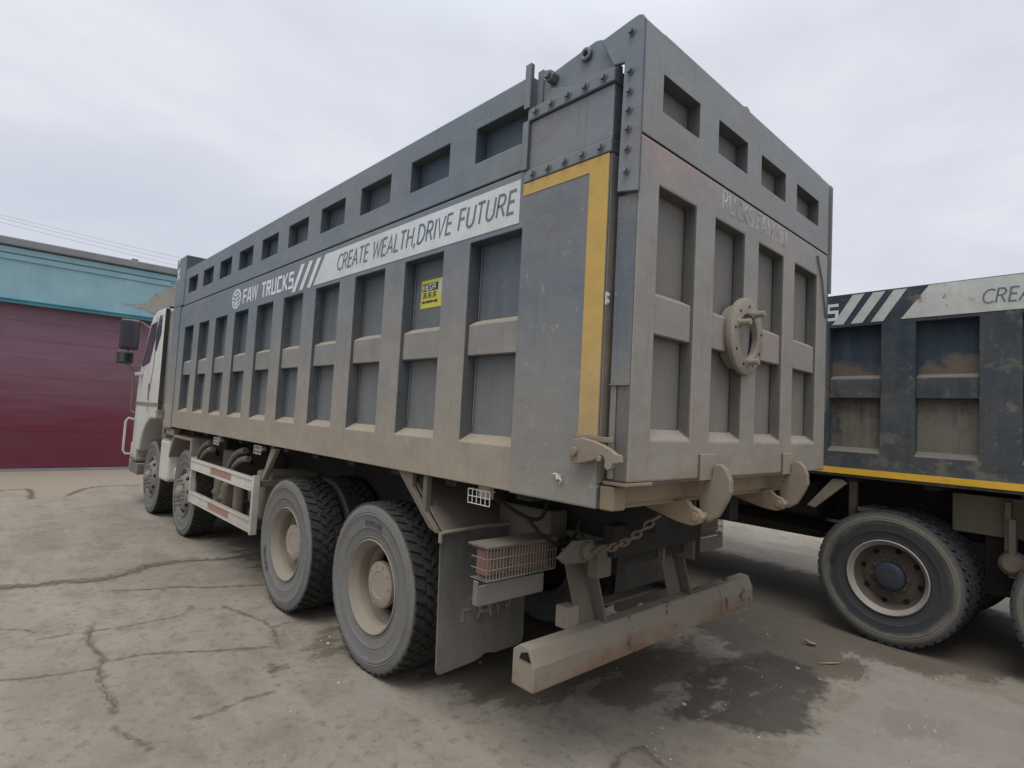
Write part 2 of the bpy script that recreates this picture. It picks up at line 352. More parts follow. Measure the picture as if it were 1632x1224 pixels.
    def obj(s, name, mats, parent=None, off=(0, 0, 0), bevel=0.0, smooth=False, seg=1):
        me = bpy.data.meshes.new(name)
        me.from_pydata([(a-off[0], b-off[1], c-off[2]) for a, b, c in s.v], [], s.f)
        bm = bmesh.new(); bm.from_mesh(me); bmesh.ops.recalc_face_normals(bm, faces=bm.faces[:]); bm.to_mesh(me); bm.free()
        if not isinstance(mats, (list, tuple)): mats = [mats]
        for q in mats: me.materials.append(q)
        if len(mats) > 1: me.polygons.foreach_set('material_index', s.mi)
        if smooth:
            me.shade_smooth(); me.set_sharp_from_angle(angle=R(38))
        o = bpy.data.objects.new(name, me); COL.objects.link(o)
        if parent: o.parent = parent
        if bevel:
            b = o.modifiers.new('bevel', 'BEVEL'); b.width = bevel; b.segments = seg; b.limit_method = 'ANGLE'; b.angle_limit = R(40)
        return o

def tag(o, label=None, cat=None, group=None, kind=None):
    if label: o['label'] = label
    if cat: o['category'] = cat
    if group: o['group'] = group
    if kind: o['kind'] = kind
    return o
def empty(name, loc, rz=0):
    o = bpy.data.objects.new(name, None); COL.objects.link(o); o.location = loc; o.rotation_euler = (0, 0, rz)
    o.empty_display_size = 0.3
    return o
def copy_tree(o, parent=None):
    c = o.copy(); COL.objects.link(c)
    c.parent = parent
    for ch in list(o.children): copy_tree(ch, c)
    return c

# ------------------------------------------------------------------ stroke lettering
def arc(cx, cy, rx, ry, a0, a1, n=8):
    return [(cx+rx*math.cos(R(a0+(a1-a0)*i/n)), cy+ry*math.sin(R(a0+(a1-a0)*i/n))) for i in range(n+1)]
THIN = {
 'C': (.62, [arc(.42, .5, .38, .5, 50, 310, 12)]), 'R': (.56, [[(.05, 0), (.05, 1), (.3, 1)]+arc(.28, .75, .22, .25, 80, -90, 6)+[(.05, .5)], [(.28, .5), (.55, 0)]]),
 'E': (.46, [[(.46, 1), (.05, 1), (.05, 0), (.46, 0)], [(.05, .53), (.42, .53)]]), 'A': (.6, [[(0, 0), (.3, 1), (.6, 0)], [(.1, .33), (.5, .33)]]),
 'T': (.52, [[(0, 1), (.52, 1)], [(.26, .96), (.26, 0)]]), 'W': (.86, [[(0, 1), (.2, 0), (.43, .9), (.66, 0), (.86, 1)]]),
 'L': (.42, [[(.05, 1), (.05, 0), (.42, 0)]]), 'H': (.6, [[(.05, 0), (.05, 1)], [(.58, 0), (.58, 1)], [(.05, .52), (.58, .52)]]),
 ',': (.16, [[(.1, .08), (.02, -.18)]]), '.': (.16, [[(.05, .0), (.05, .1)]]), 'D': (.64, [[(.05, 0), (.05, 1), (.22, 1)]+arc(.22, .5, .4, .5, 80, -80, 10)+[(.22, 0), (.05, 0)]]),
 'I': (.12, [[(.06, 0), (.06, 1)]]), 'V': (.56, [[(0, 1), (.28, 0), (.56, 1)]]), 'F': (.46, [[(.46, 1), (.05, 1), (.05, 0)], [(.05, .53), (.42, .53)]]),
 'U': (.6, [[(.05, 1), (.05, .3)]+arc(.31, .3, .26, .3, 180, 360, 8)+[(.57, 1)]]), 'K': (.56, [[(.05, 0), (.05, 1)], [(.52, 1), (.08, .48), (.56, 0)]]),
 'S': (.52, [arc(.27, .74, .22, .25, 40, 250, 8)+arc(.27, .25, .24, .25, 80, -150, 8)]), ' ': (.26, []),
}
BLOCK = {
 'F': (.55, [[(.6, .93), (.07, .93), (.07, 0)], [(.07, .5), (.5, .5)]]), 'A': (.62, [[(.02, 0), (.26, .93), (.42, .93), (.62, 0)], [(.14, .28), (.5, .28)]]),
 'W': (.85, [[(.04, 1), (.2, .06), (.42, .9), (.62, .06), (.82, 1)]]), 'T': (.55, [[(0, .93), (.58, .93)], [(.29, .86), (.29, 0)]]),
 'R': (.58, [[(.07, 0), (.07, .93), (.5, .93), (.5, .5), (.14, .5)], [(.3, .43), (.52, 0)]]), 'U': (.6, [[(.07, 1), (.07, .07), (.53, .07), (.53, 1)]]),
 'C': (.56, [[(.56, .93), (.07, .93), (.07, .07), (.56, .07)]]), 'K': (.6, [[(.07, 0), (.07, 1)], [(.55, 1), (.2, .5), (.58, 0)]]),
 'S': (.56, [[(.56, .93), (.07, .93), (.07, .52), (.5, .52), (.5, .07), (0, .07)]]), ' ': (.3, []), 'H': (.6, [[(.07, 0), (.07, 1)], [(.53, 0), (.53, 1)], [(.14, .5), (.46, .5)]]),
}
def lettering(mb, text, font, P, width, height, stroke, slant=0.0, gap=.16, skip=()):
    tot = sum(font[c][0]+gap for c in text) - gap
    sx = width/tot; u = 0; k = 0
    for i, c in enumerate(text):
        wd, strokes = font[c]
        if i not in skip:
            for st in strokes:
                k += 1
                pts = [((u+a)*sx + slant*b*height, b*height) for a, b in st]
                mb.ribbon(pts, stroke, P, 0.0014+0.0002*(k % 7))
        u += wd+gap
    return mb

# ------------------------------------------------------------------ wheels
TR = 0.56
def tyre_mesh(nseg=46, seed=1, lug=False):
    rnd = random.Random(seed)
    mb = MB()
    W = 0.30
    half = [(.300, .035), (.312, .026), (.318, .0235), (.322, .0165), (.327, .0165), (.331, .019), (.36, .0125), (.385, .008), (.388, .005), (.392, .005), (.395, .007), (.43, .003), (.470, .0015), (.474, -.0015), (.478, -.0015), (.482, .002), (.488, .002), (.491, -.0005), (.495, -.0005), (.498, .003), (.505, .003), (.535, .009), (.546, .018), (.543, .045)]
    prof = [(r, -y) for r, y in half] + [(.545, -W/2)] + [(r, -(W-y)) for r, y in reversed(half)]
    mb.lathe(prof, 96)
    da = 2*math.pi/nseg
    def pt(r, y, a): return (r*math.cos(a), y, r*math.sin(a))
    def block(y0, y1, a, w0, w1, sk, rb, rt0, rt1, rb0=None):
        # y0 outer edge, y1 inner; w0,w1 half widths; sk skew of the inner edge
        rb0 = rb if rb0 is None else rb0
        t = 0.86
        p = [pt(rb0, y0, a-w0), pt(rb, y1, a+sk-w1), pt(rb, y1, a+sk+w1), pt(rb0, y0, a+w0),
             pt(rt0, y0-0.004*(1 if y0 > y1 else -1)*1, a-w0*t), pt(rt1, y1+0.003*(1 if y0 > y1 else -1), a+sk-w1*t), pt(rt1, y1+0.003*(1 if y0 > y1 else -1), a+sk+w1*t), pt(rt0, y0-0.004*(1 if y0 > y1 else -1), a+w0*t)]
        mb.hexa(p)
    for i in range(nseg):
        a = i*da
        j = rnd.uniform(-.004, .004)
        # shoulder lugs (outer and inner), stepped long/short
        long_ = (i % 2 == 0)
        for sgn in (0, 1):
            def Y(y): return -y if sgn == 0 else -(W-y)
            aa = a + (da*.5 if sgn else 0)
            block(Y(.010), Y(.092 if long_ else .080), aa+j, da*.39, da*.34, da*.42, .535, .5575, .5605, rb0=.530)
            if lug: block(Y(.006), Y(.0165), aa+j, da*.30, da*.37, 0.0, .520, .530, .549, rb0=.505)
            # centre blocks
            block(Y(.100), Y(.146), aa+da*.75+j, da*.36, da*.30, da*.35, .540, .5605, .561)
    # worn, unreadable raised marks on the sidewall
    a0 = R(78) if not lug else R(5)
    mb.cur = 1
    def PL(u, v, h):
        a = a0+u/.43; r = .405+v; return (r*math.cos(a), (.0035 if r < .42 else .0015)-.003+h, r*math.sin(a))
    glyphs = [[(0, 0), (.004, .038)], [(.024, 0), (.026, .038), (.040, .018)], [(.060, .038), (.060, 0), (.082, .010), (.082, .03), (.060, .038)], [(.100, .0), (.102, .036)], [(.120, .0), (.132, .036), (.146, .0)], [(.165, .0), (.165, .036), (.186, .0), (.186, .036)], [(.205, .036), (.205, 0), (.225, 0)]]
    for i, g_ in enumerate(glyphs): mb.ribbon(g_, .0065, PL, .004)
    return mb
def finish_tyre(name, mat, lug=False):
    o = tyre_mesh(lug=lug).obj(name, mat, smooth=True)
    return o
T_A = finish_tyre('tyre', [M['tyre'], M['tyremark']]); T_B = finish_tyre('tyre', [M['tyreB'], M['tyremarkB']], True)
def bolts(mb, n, r, y0, y1, br, ph=0, sides=6):
    for i in range(n):
        a = ph+2*math.pi*i/n; mb.cyl((r*math.cos(a), y0, r*math.sin(a)), (r*math.cos(a), y1, r*math.sin(a)), br, n=sides)
def rim_deep():
    mb = MB()
    mb.lathe([(.300, -.060), (.312, -.030), (.312, -.016), (.304, -.012), (.296, -.020), (.290, -.040), (.268, -.060), (.262, -.085), (.260, -.150), (.236, -.175), (.228, -.200), (.236, -.230)], 64)
    for i in range(5):
        a = 2*math.pi*(i+.2)/5
        c, s_ = math.cos(a), math.sin(a)
        mb.cyl((.12*c, -.185, .12*s_), (.24*c, -.20, .24*s_), .016, n=8)
    return mb
def hub_deep():
    mb = MB()
    mb.lathe([(.0, -.082), (.085, -.082), (.09, -.078), (.140, -.080), (.153, -.088), (.155, -.115), (.140, -.135), (.130, -.30), (.20, -.32)], 40)
    bolts(mb, 10, .128, -.082, -.075, .008)
    mb.cyl((.03, -.084, .11), (.03, -.078, .11), .006, n=6)
    mb.lathe([(.20, -.30), (.262, -.30)], 40)
    return mb
def rim_front():
    mb = MB()
    mb.lathe([(.300, -.060), (.312, -.030), (.312, -.012), (.304, -.006), (.296, -.014), (.288, -.040), (.268, -.050), (.250, -.030), (.235, -.008), (.21, .012), (.19, .020), (.12, .022)], 64)
    mb.cur = 1
    for i in range(8):
        a = 2*math.pi*(i+.5)/8
        c = Vector((.232*math.cos(a), -.012, .232*math.sin(a))); nrm = Vector((math.cos(a)*.55, .83, math.sin(a)*.55)).normalized()
        mb.cyl(c, c+nrm*0.012, .026, n=12)
    return mb
def hub_front():
    mb = MB()
    mb.lathe([(.0, .085), (.055, .083), (.075, .070), (.085, .045), (.10, .030), (.125, .024)], 32)
    bolts(mb, 10, .160, .018, .062, .016)
    bolts(mb, 10, .160, .060, .072, .009)
    return mb
def rim_mid():
    mb = MB()
    mb.cur = 1
    mb.lathe([(.300, -.060), (.312, -.030), (.312, -.012), (.304, -.006), (.294, -.014), (.286, -.035), (.268, -.052)], 64)
    mb.cur = 0
    mb.lathe([(.268, -.052), (.262, -.075), (.258, -.115), (.235, -.140), (.20, -.128), (.165, -.120), (.12, -.122)], 64)
    mb.cur = 2
    for i in range(8):
        a = 2*math.pi*(i+.3)/8
        c = Vector((.216*math.cos(a), -.134, .216*math.sin(a)))
        mb.cyl(c, c+Vector((0, .006, 0)), .024, n=12)
    return mb
def hub_mid():
    mb = MB()
    mb.lathe([(.0, -.048), (.07, -.050), (.105, -.056), (.118, -.070), (.120, -.125)], 40)
    mb.cur = 1
    mb.lathe([(.120, -.112), (.150, -.112), (.158, -.124)], 40)
    bolts(mb, 10, .138, -.114, -.085, .013)
    return mb
def make_wheel(kind):
    if kind == 'deep': h = hub_deep().obj('wheel', M['hub'], smooth=True); r = rim_deep().obj('rim', M['rim'], h, smooth=True); T = T_A
    elif kind == 'front': h = hub_front().obj('wheel', M['rimF'], smooth=True); r = rim_front().obj('rim', [M['rimF'], M['hole']], h, smooth=True); T = T_A
    elif kind == 'mid': h = hub_mid().obj('wheel', [M['hubB'], M['rimB']], smooth=True); r = rim_mid().obj('rim', [M['rimB'], M['rimBe'], M['hole']], h, smooth=True); T = T_B
    t = T.copy(); COL.objects.link(t); t.parent = h
    return h
def inner_wheel(T):
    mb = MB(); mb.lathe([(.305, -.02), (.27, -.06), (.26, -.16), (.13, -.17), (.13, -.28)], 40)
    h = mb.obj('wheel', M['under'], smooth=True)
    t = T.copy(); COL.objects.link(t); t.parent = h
    return h

# ------------------------------------------------------------------ the dump truck
GZ = -0.085
BASE = (5.3, -3.18, GZ)
YL, YR = -1.99, -4.37
YC = (YL+YR)/2
PITCH = 0.676
def mir(y): return YL + YR - y

def ground_base(): pass

def make_truck(name, label, loc, rz, style):
    A = style == 'A'
    root = empty(name, loc, rz)
    tag(root, label, 'dump truck', 'grey and navy dump trucks parked in the yard')
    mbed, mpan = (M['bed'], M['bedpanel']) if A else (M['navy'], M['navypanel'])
    def O(mb, nm, mat, parent=root, bevel=0.006, smooth=False, **k):
        # every mesh is written in yard coordinates of the first truck and re-based to the thing's origin
        return mb.obj(nm, mat, parent, BASE, bevel, smooth, **k)
    ZT = 2.945
    X0, X1 = 2.10, 8.90        # ribbed part of the side
    # ---- cargo bed: sides, floor, front wall
    for side in (0, 1):
        def Y(y): return y if side == 0 else mir(y)
        mb = MB()
        xs = [(X0+.012+PITCH*k, 2.535+PITCH*k) for k in range(10)]
        ribs = [(xs[k][1], xs[k+1][0]) for k in range(9)] + [(xs[9][1], X1)]
        us = [X0] + [q for ab in xs for q in ab] + [X1]
        mb.lattice(us, [1.29, 1.515, 2.640, ZT], lambda i, j: j == 1 and i % 2 == 1, lambda u, v, d: (u, Y(YL-d), v), 0.0, .088, {1: .045})
        bed = O(mb, 'bed_side', mbed, bevel=0.008, seg=2)
        # slightly recessed belt between the ribs
        for a, b in xs:
            mb = MB(); mb.prism([(Y(YL-.022), 1.995), (Y(YL-.022), 2.17), (Y(YL-.086), 2.205), (Y(YL-.086), 1.995)], 'x', a+.0005, b-.0005)
            O(mb, 'side_belt', mbed, bed, bevel=0.006)
        mb = MB()
        mb.box(X0, X1, Y(YL-.0885), Y(YL-.10), 1.30, ZT-.002)
        if A:
            for a, b in xs:
                for z0, z1 in ((1.60, 1.99), (2.21, 2.63)):
                    mb.tube([(b-.012, Y(YL-.083), z0), (b-.013, Y(YL-.0835), (z0+z1)/2), (b-.012, Y(YL-.083), z1)], .005, 6)
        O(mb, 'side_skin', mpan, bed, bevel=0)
        # extension above the band
        if A:
            mb = MB(); us2 = us[:-1] + [X1-.1]
            mb.lattice(us2, [ZT+.010, 3.105, 3.31, 3.455], lambda i, j: j == 1 and i % 2 == 1, lambda u, v, d: (u, Y(YL-d), v), 0.0, .078)
            ext = O(mb, 'bed_side_extension', mbed, bevel=0.008, seg=2)
            mb = MB(); mb.box(X0, X1-.1, Y(YL-.0785), Y(YL-.09), ZT-.001, 3.44)
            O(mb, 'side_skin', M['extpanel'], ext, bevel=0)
    # floor, far skin, front wall
    mb = MB()
    mb.box(1.60, 9.1, YL-.13, YR+.13, 1.38, 1.44)
    for k in range(12): mb.box(2.0+.6*k, 2.1+.6*k, YL-.05, YR+.05, 1.25, 1.379)
    for yy in (YC+.42, YC-.42): mb.box(1.7, 9.0, yy-.06, yy+.06, 1.08, 1.249)
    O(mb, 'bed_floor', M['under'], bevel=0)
    zp = 3.665 if A else 3.15
    mb = MB()
    for side in (0, 1):
        def Y(y): return y if side == 0 else mir(y)
        mb.box(8.79 if A else 8.901, 9.28, Y(YL+.012), Y(YL-.24), ZT-.02 if 0 else 2.96, zp)
        mb.box(8.901, 9.28, Y(YL+.012), Y(YL-.24), 1.27, 2.9595)
    mb.box(9.0, 9.15, YL-.25, YR+.25, 1.27, zp-.05)
    O(mb, 'front_wall', mbed, bevel=0.012, seg=2)
    if A:
        mb = MB(); P = lambda u, v, h: (9.22-u, YL+.012+h, 3.36+v)
        mb.ribbon([(0, .16), (.13, .0)], .03, P); mb.ribbon([(.13, .16), (0, .0)], .03, P, .0022)
        mb.ribbon([(.02, .24), (.10, .30)], .03, P)
        O(mb, 'painted_mark', M['whitetxt'], bevel=0)
    # ---- smooth rear plate of the side
    for side in (0, 1):
        def Y(y): return y if side == 0 else mir(y)
        mb = MB()
        mb.box(1.545, 2.097, Y(YL+.014), Y(YL-.10), 1.285, 2.865 if A else ZT)
        rp = O(mb, 'rear_side_plate', M['plate'] if A else mbed, bevel=0.01, seg=2)
        if A:
            mb = MB()
            mb.box(1.66, 2.095, Y(YL+.0142), Y(YL+.0165), 2.80, 2.862)
            mb.box(1.550, 1.66, Y(YL+.0142), Y(YL+.0165), 1.60, 2.862)
            O(mb, 'yellow_stripe', M['yellow'], rp, bevel=0)
            mb = MB()
            mb.box(1.545, 2.094, Y(YL+.006), Y(YL-.14), 2.931, 3.190)
            box = O(mb, 'hinge_box', M['bed'], bevel=0.008, seg=2)
            mb = MB()
            mb.box(1.540, 2.099, Y(YL+.020), Y(YL-.15), 2.866, 2.930)
            mb.box(1.540, 2.090, Y(YL+.020), Y(YL-.15), 3.191, 3.258)
            O(mb, 'bolted_flange', M['bed'], box, bevel=0.005)
            for zz in (2.898, 3.226):
                for k in range(5):
                    mb = MB(); x_ = 2.03-.108*k
                    mb.cyl((x_, Y(YL+.0195), zz), (x_, Y(YL+.024), zz), .021, n=16)
                    mb.cyl((x_, Y(YL+.024), zz), (x_, Y(YL+.040), zz), .014, n=6)
                    O(mb, 'bolt', M['bed'], box, bevel=0)
            # vertical angle bars at the front of the hinge box
            mb = MB()
            mb.box(2.072, 2.115, Y(YL+.007), Y(YL+.030), 2.931, 3.190)
            mb.box(2.072, 2.115, Y(YL+.003), Y(YL+.030), 3.259, 3.50)
            mb.box(2.03, 2.0715, Y(YL-.020), Y(YL-.030), 3.259, 3.47)
            O(mb, 'angle_bar', M['bed'], box, bevel=0.003)
            # pivot ear plate, its knob, eye and stiffener
            mb = MB()
            mb.prism([(2.058, 3.2585), (2.058, 3.395), (2.03, 3.425), (1.70, 3.475), (1.66, 3.465), (1.55, 3.29), (1.55, 3.2585)], 'y', Y(YL-.03), Y(YL-.06))
            ear = O(mb, 'pivot_plate', M['bed'], box, bevel=0.006)
            mb = MB(); mb.cyl((1.955, Y(YL-.03), 3.385), (1.955, Y(YL+.020), 3.385), .030, n=12); mb.cyl((1.955, Y(YL+.020), 3.385), (1.955, Y(YL+.04), 3.385), .020, n=6)
            O(mb, 'knob', M['bed'], ear, bevel=0.002)
            mb = MB(); mb.tube([(1.745+.024*math.cos(R(t_)), Y(YL-.018), 3.42+.024*math.sin(R(t_))) for t_ in range(0, 361, 24)], .011, 8)
            O(mb, 'pin_ring', M['bed'], ear, bevel=0, smooth=True)
            mb = MB(); mb.prism([(1.98, 3.262), (1.98, 3.335), (1.76, 3.262)], 'y', Y(YL-.029), Y(YL+.0)); O(mb, 'gusset', M['bed'], ear, bevel=0.002)
            # rear post face behind the gate side plate
            mb = MB(); mb.box(1.5385, 1.5443, Y(YL+.010), Y(YL-.16), 1.40, 2.86)
            O(mb, 'rear_post', M['postface'], bevel=0)
            # small fittings
            if side == 0:
                mb = MB(); mb.cyl((1.759, YL+.0145, 1.402), (1.759, YL+.03, 1.402), .012, n=8); mb.tube([(1.79, YL+.022, 1.412), (1.765, YL+.028, 1.415), (1.735, YL+.028, 1.388), (1.75, YL+.02, 1.372)], .005, 6)
                O(mb, 'bolt', M['wire'], rp, bevel=0)
                mb = MB(); mb.box(1.538, 1.5445, YL-.01, YL+.012, 2.175, 2.235); mb.cyl((1.538, YL+.001, 2.19), (1.530, YL+.001, 2.19), .008, n=8); mb.cyl((1.538, YL+.001, 2.22), (1.530, YL+.001, 2.22), .008, n=8)
                O(mb, 'bolt', M['wire'], rp, bevel=0.002)
        else:
            # yellow stripe along the lower edge of the bed
            if side == 0:
                mb = MB(); mb.box(1.55, 8.9, YL+.0145, YL+.017, 1.318, 1.368)
                mb.box(2.10, 8.9, YL+.0005, YL+.0144, 1.316, 1.370)
                O(mb, 'yellow_stripe', M['yellowB'], bevel=0)
    # ---- slogan band
    SH = 0 if A else .12
    P = lambda u, v, h: (6.365+SH-u, YL+h, 2.712+v)
    mb = lettering(MB(), 'FAW TRUCKS', BLOCK, P, 1.315, .150, .027, .04)
    O(mb, 'lettering', M['whitetxt'], bevel=0)
    mb = MB(); P = lambda u, v, h: (6.575+SH-u, YL+h, 2.79+v)
    mb.ribbon([(.135*math.cos(R(t_)), .100*math.sin(R(t_))) for t_ in range(0, 361, 15)], .018, P)
    mb.ribbon([(0, -.085), (0, .085)], .022, P, .0025)
    for z_, w_ in ((.052, .075), (.01, .11), (-.034, .095)):
        for s_ in (-1, 1): mb.ribbon([(s_*.022, z_-.012), (s_*w_, z_+.006), (s_*w_*.8, z_+.024)], .016, P, .0018+.0002*s_)
    for s_ in (-1, 1): mb.ribbon([(s_*.02, -.066), (s_*.06, -.060)], .014, P, .0019)
    O(mb, 'emblem', M['whitetxt'], bevel=0)
    zt = 2.905 if A else 2.937
    mb = MB()
    for (b0, b1, t0, t1) in ((5.06, 4.99, 4.89, 4.82), (4.905, 4.835, 4.726, 4.656), (4.743, 4.672, 4.568, 4.495)):
        if not A: b0, b1, t0, t1 = b0+.155, b1+.13, t0+.155, t1+.13
        mb.prism([(b0, 2.668), (b1, 2.668), (t1, zt-.007), (t0, zt-.007)], 'y', YL+.0004, YL+.003)
    O(mb, 'slash_stripe', M['whitetxt'] if A else M['whiteB'], bevel=0)
    mb = MB(); mb.prism([(4.62+SH*.4, 2.672), (2.135, 2.672), (2.135, zt), (4.42+SH*.4, zt)], 'y', YL+.0004, YL+.003)
    sg = O(mb, 'slogan_panel', M['white'] if A else M['whiteB'], bevel=0)
    P = lambda u, v, h: (4.20-SH*.6-u, YL+.003+h, 2.738+v)
    mb = lettering(MB(), 'CREATE WEALTH,DRIVE FUTURE', THIN, P, 2.02 if A else 1.80, .118 if A else .105, .0145 if A else .012, .16)
    O(mb, 'lettering', M['bluetxt'], sg, bevel=0)
    if A:
        # yellow sticker in the second pocket
        yy = YL-.088
        mb = MB(); mb.box(2.87, 3.13, yy+.0003, yy+.002, 2.335, 2.517)
        st = O(mb, 'warning_sticker', M['sticker'], bevel=0)
        mb = MB(); mb.box(2.945, 3.115, yy+.0021, yy+.003, 2.445, 2.495)
        O(mb, 'sticker_print', M['black'], st, bevel=0)
        mb = MB(); P = lambda u, v, h: (3.105-u, yy+.003+h, 2.453+v)
        for k, st_ in enumerate(([(0, 0), (0, .034)], [(.016, 0), (.016, .034)], [(.032, .034), (.032, 0), (.052, 0), (.052, .016), (.034, .018), (.052, .034)], [(.066, .0), (.09, .0), (.066, .034), (.09, .034)], [(.105, .0), (.105, .034), (.13, .034), (.13, 0)], [(.1, .016), (.135, .016)])):
            mb.ribbon(st_, .006, P, .0008+.0002*k)
        O(mb, 'sticker_print', M['whitetxt'], st, bevel=0)
        mb = MB(); P = lambda u, v, h: (3.105-u, yy+.002+h, 2.396+v)
        k = 0
        for c0 in (0, .052, .104):
            for st_ in ([(c0, .036), (c0+.04, .036)], [(c0+.02, .044), (c0+.02, .024)], [(c0+.004, .026), (c0+.036, .026)], [(c0+.004, .0), (c0+.004, .018), (c0+.036, .018), (c0+.036, 0)], [(c0+.012, .004), (c0+.028, .012)]):
                k += 1; mb.ribbon(st_, .0052, P, .0006+.00015*(k % 6))
        P = lambda u, v, h: (3.112-u, yy+.002+h, 2.368+v)
        lettering(mb, 'HIGH STRENGTH STEEL', {**THIN, 'G': (.62, [THIN['C'][1][0] + [(.72, .45), (.45, .45)]]), 'N': (.6, [[(.05, 0), (.05, 1), (.55, 0), (.55, 1)]])}, P, .17, .014, .003)
        O(mb, 'sticker_print', M['black'], st, bevel=0)
        mb = MB(); mb.prism([(2.875, 2.42), (2.935, 2.42), (2.94, 2.48), (2.915, 2.512), (2.875, 2.512)], 'y', yy+.0021, yy+.0032)
        O(mb, 'sticker_print', M['white'], st, bevel=0)
    # ---- tailgate
    GX = 1.41
    YA, YB = -2.005, -4.325
    cols = [(-2.17, -2.50), (-2.695, -3.03), (-3.21, -3.56), (-3.74, -4.125)]
    d = .072
    gus = [YA] + [q for ab in cols for q in ab] + [YB]
    mb = MB(); mb.lattice(gus, [1.41, 1.595, 2.735, 2.922], lambda i, j: j == 1 and i % 2 == 1, lambda u, v, q: (GX+q, u, v), 0.0, d, {1: .05})
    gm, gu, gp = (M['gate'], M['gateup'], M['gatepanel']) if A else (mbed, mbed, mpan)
    gate = O(mb, 'tailgate', gm, bevel=0.01, seg=2)
    for a, b in cols:
        mb = MB(); mb.prism([(GX+.014, 2.065), (GX+.014, 2.245), (GX+d-.001, 2.275), (GX+d-.001, 2.065)], 'y', a-.0005, b+.0005)
        O(mb, 'gate_belt', gm, gate, bevel=0.006)
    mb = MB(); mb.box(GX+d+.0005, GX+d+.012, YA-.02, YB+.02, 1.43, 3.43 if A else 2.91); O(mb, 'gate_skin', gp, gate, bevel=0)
    if A:
        mb = MB()
        mb.lattice([YA-.005]+gus[1:-1]+[YB+.005], [2.929, 3.080, 3.256, 3.440], lambda i, j: j == 1 and i % 2 == 1, lambda u, v, q: (GX+q, u, v), 0.0, d)
        mb.box(GX+.003, GX+d-.003, YA-.16, YB+.16, 3.4403, 3.447)
        ge = O(mb, 'gate_extension', gu, gate, bevel=0.008, seg=2)
        # lifting lug on the top edge
        mb = MB(); mb.prism([(-2.99, 3.44), (-3.02, 3.475), (-3.05, 3.485), (-3.08, 3.475), (-3.11, 3.44)], 'x', GX+.02, GX+.045)
        mb.cyl((GX+.015, -3.05, 3.455), (GX+.05, -3.05, 3.455), .010, n=10); O(mb, 'lifting_lug', gu, ge, bevel=0.002)
        # side plates with bolts
        for side in (0, 1):
            def Y(y): return y if side == 0 else mir(y)
            mb = MB()
            mb.prism([(1.400, 2.655), (1.400, 3.425), (1.412, 3.447), (1.435, 3.455), (1.462, 3.452), (1.64, 3.425), (1.62, 3.395), (1.56, 3.275), (1.50, 3.262), (1.512, 2.675)], 'y', Y(YL+.004), Y(YL-.014))
            sp = O(mb, 'gate_side_plate', M['bed'], gate, bevel=0.004)
            for x_, z_ in ((1.462, 3.385), (1.462, 3.205), (1.462, 3.115), (1.462, 3.03), (1.462, 2.945), (1.462, 2.855), (1.462, 2.755)):
                mb = MB(); mb.cyl((x_, Y(YL+.0035), z_), (x_, Y(YL+.008), z_), .018, n=14); mb.cyl((x_, Y(YL+.008), z_), (x_, Y(YL+.028), z_), .012, n=6)
                O(mb, 'bolt', M['bed'], sp, bevel=0)
            mb = MB(); mb.box(GX+.0735, GX+.103, Y(YL-.0152), Y(YL-.12), 1.42, 2.66); mb.box(GX+.006, GX+.104, Y(YL-.006), Y(YL-.0149), 1.823, 1.829)
            mb.box(GX+.0045, GX+.1035, Y(YL-.0135), Y(YL-.0148), 1.83, 2.654)
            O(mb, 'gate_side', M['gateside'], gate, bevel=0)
        # lettering, worn
        P = lambda u, v, h: (GX-h, -2.755-u, 2.802+v)
        mb = lettering(MB(), 'RUCKS.FAW.RU', THIN, P, .83, .098, .0105, 0)
        O(mb, 'lettering', M['worn'], gate, bevel=0)
        # discharge ring
        rc = (0, -3.02, 2.165)
        mb = MB()
        def ringlathe(prof, n=48):
            vs = []
            for r, xx in prof:
                for i in range(n):
                    t_ = 2*math.pi*i/n; vs.append((xx, rc[1]+r*.93*math.cos(t_), rc[2]+r*1.02*math.sin(t_)))
            k = len(prof); fs = []
            for j in range(k):
                for i in range(n): fs.append((j*n+i, j*n+(i+1) % n, ((j+1) % k)*n+(i+1) % n, ((j+1) % k)*n+i))
            mb.add(vs, fs)
        ringlathe([(.120, GX-.012), (.120, GX-.034), (.124, GX-.038), (.194, GX-.038), (.206, GX-.030), (.207, GX-.010), (.204, GX-.004), (.185, GX-.002), (.170, GX+.06), (.120, GX+.06)])
        ring = O(mb, 'discharge_ring', M['ring'], gate, bevel=0, smooth=True)
        mb = MB(); mb.prism([(rc[1]+.12*math.cos(R(a)), rc[2]+.12*math.sin(R(a))) for a in range(0, 360, 15)], 'x', GX-.006, GX+.02)
        O(mb, 'cover_disc', M['gatepanel'], ring, bevel=0)
        mb = MB(); mb.prism([(rc[1]-.085, rc[2]+.06), (rc[1]-.11, rc[2]), (rc[1]-.085, rc[2]-.07), (rc[1]-.06, rc[2]-.095), (rc[1]-.072, rc[2]-.04), (rc[1]-.078, rc[2]+.02)], 'x', GX-.009, GX-.0062); O(mb, 'bolt_hole', M['hole'], ring, bevel=0)
        for a in range(10, 360, 40):
            c = (rc[1]+.157*math.cos(R(a)), rc[2]+.163*math.sin(R(a))); mb = MB(); mb.cyl((GX-.037, *c), (GX-.0395, *c), .0085, n=10); O(mb, 'bolt_hole', M['hole'], ring, bevel=0)
        for a in (115, 25, 272):
            c = (rc[1]+.125*math.cos(R(a)), rc[2]+.14*math.sin(R(a)))
            mb = MB(); mb.cyl((GX-.034, *c), (GX-.10, *c), .017, n=14); mb.cyl((GX-.03, *c), (GX-.046, *c), .026, n=6); O(mb, 'clamp_knob', M['ring'], ring, bevel=0.002)
